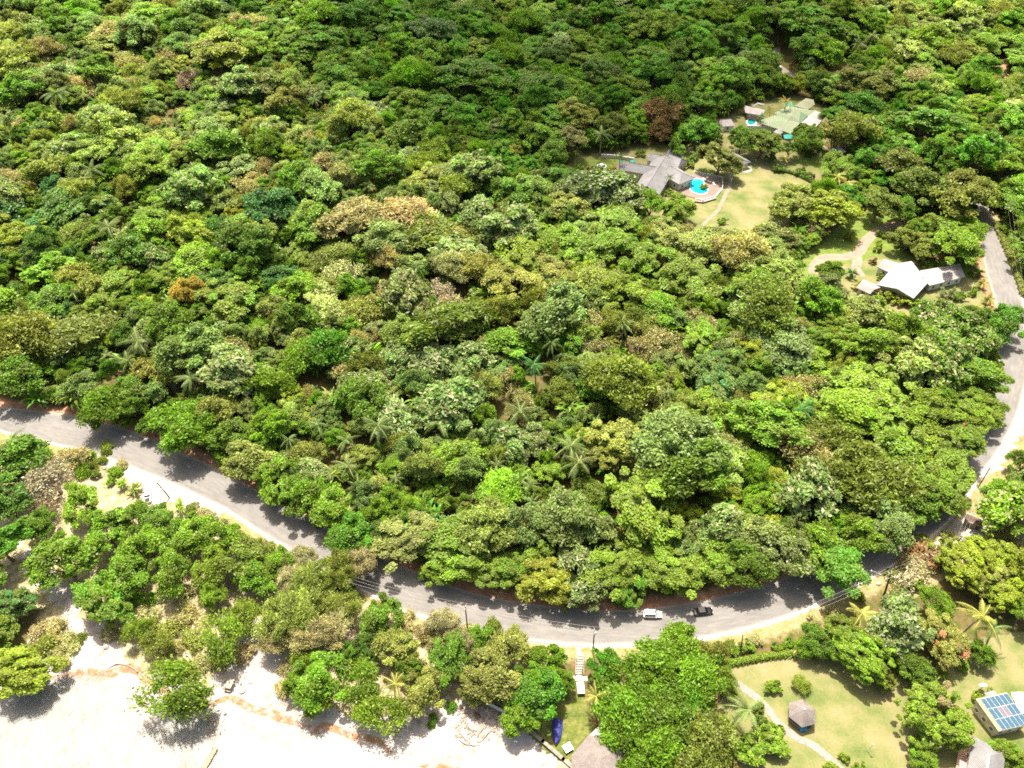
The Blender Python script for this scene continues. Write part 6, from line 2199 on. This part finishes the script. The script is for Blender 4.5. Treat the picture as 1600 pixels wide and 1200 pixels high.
# ------------------------------------------------------------------ utility poles and wires
POLES = [((265, 777), (245, 754), 'leaning utility pole on the gravel pull-in beside the white pickup'), ((549, 934), (548, 905), 'utility pole among the tan casuarinas, crossarm hidden in branches'),
         ((731, 986), (727, 948), 'utility pole at the kerb right of the tan casuarinas'), ((926, 1019), (929, 985), 'utility pole beside the top of the garden steps'),
         ((1157, 1018), (1161, 992), 'short dark utility pole on the verge above the clipped hedge'), ((1378, 941), (1390, 895), 'thick dark leaning utility pole near the kerb by the yellow palm'),
         ((1487, 862), (1502, 840), 'leaning utility pole on the gravel turnout below the timber shed'), ((1528, 762), (1547, 731), 'utility pole with crossarm at the right bend of the road')]
tops = []
for i, (b, t_, lab) in enumerate(POLES):
    base = P(*b)
    # height such that the top is seen at t_
    best = None
    for hh in np.arange(4, 14, .1):
        q = P(t_[0], t_[1], hh)
        d = math.hypot(q.x - base.x, q.y - base.y)
        if best is None or d < best[0]:
            best = (d, hh, q)
    _, hh, q = best
    off = q - Vector((base.x, base.y, hh))
    off.z = 0
    if off.length > 1.6:
        off = off.normalized() * 1.6
    root = tag(empty('utility_pole', base), lab, 'utility pole', 'utility poles along the road')
    mb = MB()
    r_ = .24 if i == 5 else .15
    mb.tube([(0, 0, -.5), off * .5 + Vector((0, 0, hh * .5)), off + Vector((0, 0, hh))], [r_ * 1.25, r_, r_ * .8], 9)
    mb.build('pole', 'darkwood', root)
    k = 3 + 35 * i
    d = Vector((1, .3 * (i - 2), 0)).normalized()
    dirs = [Vector((1, -.45, 0)), Vector((1, -.35, 0)), Vector((1, -.2, 0)), Vector((1, 0, 0)), Vector((1, .15, 0)), Vector((1, .5, 0)), Vector((.8, .8, 0)), Vector((.5, 1, 0))]
    d = dirs[i].normalized()
    s_ = Vector((-d.y, d.x, 0))
    mb = MB()
    mb.box(off + Vector((0, 0, hh - .35)), (.12, 1.9, .14), math.atan2(d.y, d.x))
    ca = mb.build('crossarm', 'greywood', root)
    for sg in (-.85, 0, .85):
        mb = MB()
        c = off + s_ * sg + Vector((0, 0, hh - .28))
        mb.tube([c, c + Vector((0, 0, .28))], [.06, .04], 7)
        mb.build('insulator', 'paintwhite', ca)
    tops.append((base + off + Vector((0, 0, hh)), s_))
    if i == 3:
        mb = MB()
        c = off + Vector((.28, 0, hh - 1.2))
        mb.tube([c - Vector((0, 0, .45)), c + Vector((0, 0, .45))], .22, 10)
        mb.build('transformer', 'metalsheet', root)


def cable(a, b, sag, r, label, group='overhead power lines'):
    root = (a + b) / 2
    mb = MB()
    pts = []
    for k in range(17):
        u = k / 16
        p = a.lerp(b, u)
        p.z -= sag * 4 * u * (1 - u)
        pts.append(p - root)
    mb.tube(pts, r, 4, False)
    o = mb.build('power_line', 'wire')
    o.location = root
    tag(o, label, 'power line', group)


pn = ['the gravel pull-in pole', 'the casuarina pole', 'the kerb pole', 'the garden-steps pole', 'the hedge pole', 'the thick leaning pole', 'the turnout pole', 'the right-bend pole']
for i in range(len(tops) - 1):
    (a, sa), (b, sb) = tops[i], tops[i + 1]
    for sg, wd in ((-.85, 'seaward'), (0, 'middle'), (.85, 'inland')):
        cable(a + sa * sg + Vector((0, 0, .02)), b + sb * sg + Vector((0, 0, .02)), 1.0, .016, '%s cable between %s and %s' % (wd, pn[i], pn[i + 1]))
# twin-pole frame beside the upper right road
tb_ = P(1553, 300)
fr_ = tag(empty('twin_utility_pole', tb_, .2), 'pale twin-legged utility pole frame with crossarm above the upper right road', 'utility pole', 'utility poles along the road')
for sg in (-1.0, 1.0):
    mb = MB()
    mb.tube([(sg, 0, -.5), (sg * .8, 0, 13.5)], [.2, .13], 8)
    mb.build('pole', 'palebark', fr_)
mb = MB()
for z in (4, 7, 10):
    mb.box((0, 0, z), (1.9, .1, .12))
mb.build('brace', 'palebark', fr_)
mb = MB()
mb.box((0, 0, 13), (3.6, .16, .18))
mb.build('crossarm', 'palebark', fr_)
for sg, wd in ((-1.5, 'left'), (0, 'middle'), (1.5, 'right')):
    tp2 = tb_ + Vector((sg, 0, 13.2))
    cable(tp2, P(1622, 560, 9) + Vector((sg, 0, 0)), 2.0, .014, 'long %s cable running from the twin pole frame towards the right bend' % wd)
    cable(tp2, P(1480, 200, 9) + Vector((sg, 0, 0)), 1.0, .014, 'short %s cable running back into the trees from the twin pole frame' % wd)


# ------------------------------------------------------------------ vehicles
def car(px, rz, paint, label, name='parked_car', L=4.4, Wd=1.8, H=1.72, suv=True, cat='car', pickup=False, z=.07):
    root = tag(empty(name, P(px[0], px[1], z), rz), label, cat)
    hw = Wd / 2
    clear, belt = .28, .95 if suv else .85
    # body: lofted cross-sections along x
    xs_ = [-L / 2, -L / 2 + .12, -L / 2 + .5, -L * .15, L * .16, L * .34, L / 2 - .25, L / 2]
    top = [belt - .1, belt, belt + .02, belt + .02, belt, belt - .08, belt - .16, belt - .3]
    wid = [.88, .96, 1, 1, 1, .98, .93, .82]
    mb = MB()
    vs = []
    for x, t, w_ in zip(xs_, top, wid):
        y = hw * w_
        vs += [(x, -y * .92, clear), (x, -y, clear + .2), (x, -y, t - .12), (x, -y * .9, t), (x, y * .9, t), (x, y, t - .12), (x, y, clear + .2), (x, y * .92, clear)]
    n = len(xs_)
    fs = [(i * 8 + k, i * 8 + (k + 1) % 8, (i + 1) * 8 + (k + 1) % 8, (i + 1) * 8 + k) for i in range(n - 1) for k in range(8)] + [tuple(range(7, -1, -1)), tuple(range(8 * n - 8, 8 * n))]
    mb.add(vs, [tuple(reversed(f)) for f in fs])
    body = mb.build('body', paint, root)
    # cabin
    if pickup:
        r0, r1, b0, b1 = -.35, .55, -.5, 1.15
    elif suv:
        r0, r1, b0, b1 = -L / 2 + .3, L * .1, -L / 2 + .14, L * .24
    else:
        r0, r1, b0, b1 = -L * .25, L * .07, -L * .4, L * .23
    mb = MB()
    y0, y1 = hw * .9, hw * .76
    mb.add([(b0, -y0, belt), (b1, -y0, belt), (b1, y0, belt), (b0, y0, belt), (r0, -y1, H), (r1, -y1, H), (r1, y1, H), (r0, y1, H)], [(4, 5, 6, 7), (0, 1, 5, 4), (1, 2, 6, 5), (2, 3, 7, 6), (3, 0, 4, 7)])
    mb.build('cabin', paint, root)
    # glass, set proud of the cabin
    def quad(a, b, c, d, name):
        m = MB()
        ctr = (a + b + c + d) / 4
        nn = (b - a).cross(d - a).normalized()
        if nn.dot(ctr - Vector(((b0 + b1) / 2, 0, belt))) < 0:
            nn = -nn
        q = [p + nn * .012 for p in (a, b, c, d)]
        m.add(q + [p - nn * .02 for p in q], [(0, 1, 2, 3), (3, 2, 1, 0), (0, 4, 5, 1), (1, 5, 6, 2), (2, 6, 7, 3), (3, 7, 4, 0)])
        m.build(name, 'glass', root)
    def face(P0, P1, P2, P3, u0, u1, v0, v1):
        f = lambda u, v: P0.lerp(P1, u).lerp(P3.lerp(P2, u), v)
        return f(u0, v0), f(u1, v0), f(u1, v1), f(u0, v1)
    V_ = lambda x, y, zz: Vector((x, y, zz))
    quad(*face(V_(b1, -y0, belt), V_(b1, y0, belt), V_(r1, y1, H), V_(r1, -y1, H), .06, .94, .1, .9), 'windscreen')
    quad(*face(V_(b0, -y0, belt), V_(b0, y0, belt), V_(r0, y1, H), V_(r0, -y1, H), .08, .92, .2, .88), 'rear_window')
    for sg in (-1, 1):
        for u0, u1 in (((.07, .33), (.37, .63), (.67, .9)) if suv and not pickup else ((.12, .47), (.52, .86))):
            quad(*face(V_(b0, sg * y0, belt), V_(b1, sg * y0, belt), V_(r1, sg * y1, H), V_(r0, sg * y1, H), u0, u1, .16, .84), 'side_window')
    for x in (-L * .31, L * .31):
        for sg in (-1, 1):
            m = MB()
            M = Matrix.Translation((x, sg * (hw - .1), .34)) @ Matrix.Rotation(math.pi / 2, 4, 'X')
            ring = [(.34 * math.cos(2 * math.pi * k / 18), .34 * math.sin(2 * math.pi * k / 18)) for k in range(18)]
            vs = [M @ Vector((a, b, zz)) for zz in (-.12, .12) for a, b in ring]
            m.add(vs, [tuple(range(18)), tuple(range(35, 17, -1))] + [(k, 18 + k, 18 + (k + 1) % 18, (k + 1) % 18) for k in range(18)])
            wo_ = m.build('wheel', 'tyre', root)
            m = MB()
            ring = [(.2 * math.cos(2 * math.pi * k / 12), .2 * math.sin(2 * math.pi * k / 12)) for k in range(12)]
            vs = [M @ Vector((a, b, zz)) for zz in (-.135, .135) for a, b in ring]
            m.add(vs, [tuple(range(12)), tuple(range(23, 11, -1))] + [(k, 12 + k, 12 + (k + 1) % 12, (k + 1) % 12) for k in range(12)])
            m.build('rim', 'rim', wo_)
    for sg in (-1, 1):
        m = MB()
        m.box((L / 2 - .1, sg * hw * .68, belt - .3), (.2, .34, .14))
        m.build('headlight', 'lamp', root)
        m = MB()
        m.box((-L / 2 + .06, sg * hw * .8, belt - .22), (.14, .18, .3))
        m.build('tail_light', 'taillamp', root)
        m = MB()
        m.box((b1 - .35, sg * (hw + .08), belt + .05), (.14, .2, .14))
        m.build('side_mirror', paint, root)
    m = MB()
    m.box((L / 2 - .03, 0, clear + .12), (.12, Wd * .84, .2))
    m.build('bumper', 'glass' if paint == 'carblack' else 'concrete', root)
    m = MB()
    m.box((-L / 2 + .02, 0, clear + .12), (.12, Wd * .84, .2))
    m.build('bumper', 'glass' if paint == 'carblack' else 'concrete', root)
    if suv and not pickup:
        m = MB()
        for sg in (-1, 1):
            m.tube([(r0 + .3, sg * y1 * .85, H + .07), (r1 - .2, sg * y1 * .85, H + .07)], .025, 5)
        m.build('roof_rails', 'rim', root)
    if pickup:
        m = MB()
        m.box((-L * .33, 0, belt + .035), (L * .3, Wd * .72, .03))
        m.build('cargo_bed', 'glass', root)
    return root


car((1019, 962), R(-1), 'carwhite', 'white SUV driving on the sunlit inner lane of the road', 'white_suv', 4.5, 1.85, 1.75)
car((1098, 957), R(7), 'carblack', 'black saloon car driving in the tree shade ahead of the white SUV', 'black_car', 4.8, 1.85, 1.45, suv=False)
car((232, 778), R(108), 'carwhite', 'white pickup parked on the gravel pull-in, half under the trees', 'white_pickup', 4.6, 1.8, 1.65, pickup=True, cat='pickup', z=.02)
car((1214, 105), R(-25), 'carwhite', 'tiny white car far off on the upper road among the trees', 'white_car', 4.4, 1.8, 1.5, suv=False)
car((1311, 115), R(-20), 'carblack', 'dark far-off car parked under the trees above the restaurant', 'dark_car', 4.6, 1.8, 1.5, suv=False)
car((1317, 117), R(-20), 'carorange', 'orange-red car parked close beside the dark far-off car', 'orange_car', 4.0, 1.7, 1.4, suv=False)

# two slim young trees behind the solar-panelled building are set with the plants above

# ------------------------------------------------------------------ cloud whose shade lies over the far wood
def cloud(name, px, py, rx, ry, thick, alt, dens, label):
    g = P(px, py, 0)
    c = g + sun_dir * (alt / sun_dir.z)
    bm = bmesh.new()
    bmesh.ops.create_icosphere(bm, subdivisions=5, radius=1)
    from mathutils import noise as mn
    for v in bm.verts:
        d = v.co.normalized()
        k = 1 + .35 * mn.noise(d * 1.7 + Vector((px, py, 0)) * .01) + .16 * mn.noise(d * 4.5) + .07 * mn.noise(d * 10)
        v.co = Vector((d.x * rx * k, d.y * ry * k, d.z * thick * k * (1.2 if d.z > 0 else .7)))
    me = bpy.data.meshes.new(name)
    bm.to_mesh(me)
    bm.free()
    m, n = new_mat('cloud_vapour')
    v = N(n, 'ShaderNodeVolumePrincipled')
    v.inputs['Color'].default_value = (.95, .95, .96, 1)
    v.inputs['Density'].default_value = dens
    o_ = N(n, 'ShaderNodeOutputMaterial')
    n.links.new(v.outputs[0], o_.inputs['Volume'])
    o = mesh_obj(name, me, m)
    o.location = c
    tag(o, label, kind='structure')
    return o


cloud('cloud', 800, 130, 105, 120, 22, 560, .03, 'thin white cloud drifting over the forest')
cloud('cloud', 1180, 130, 80, 90, 20, 580, .022, 'thin white cloud drifting over the hill')
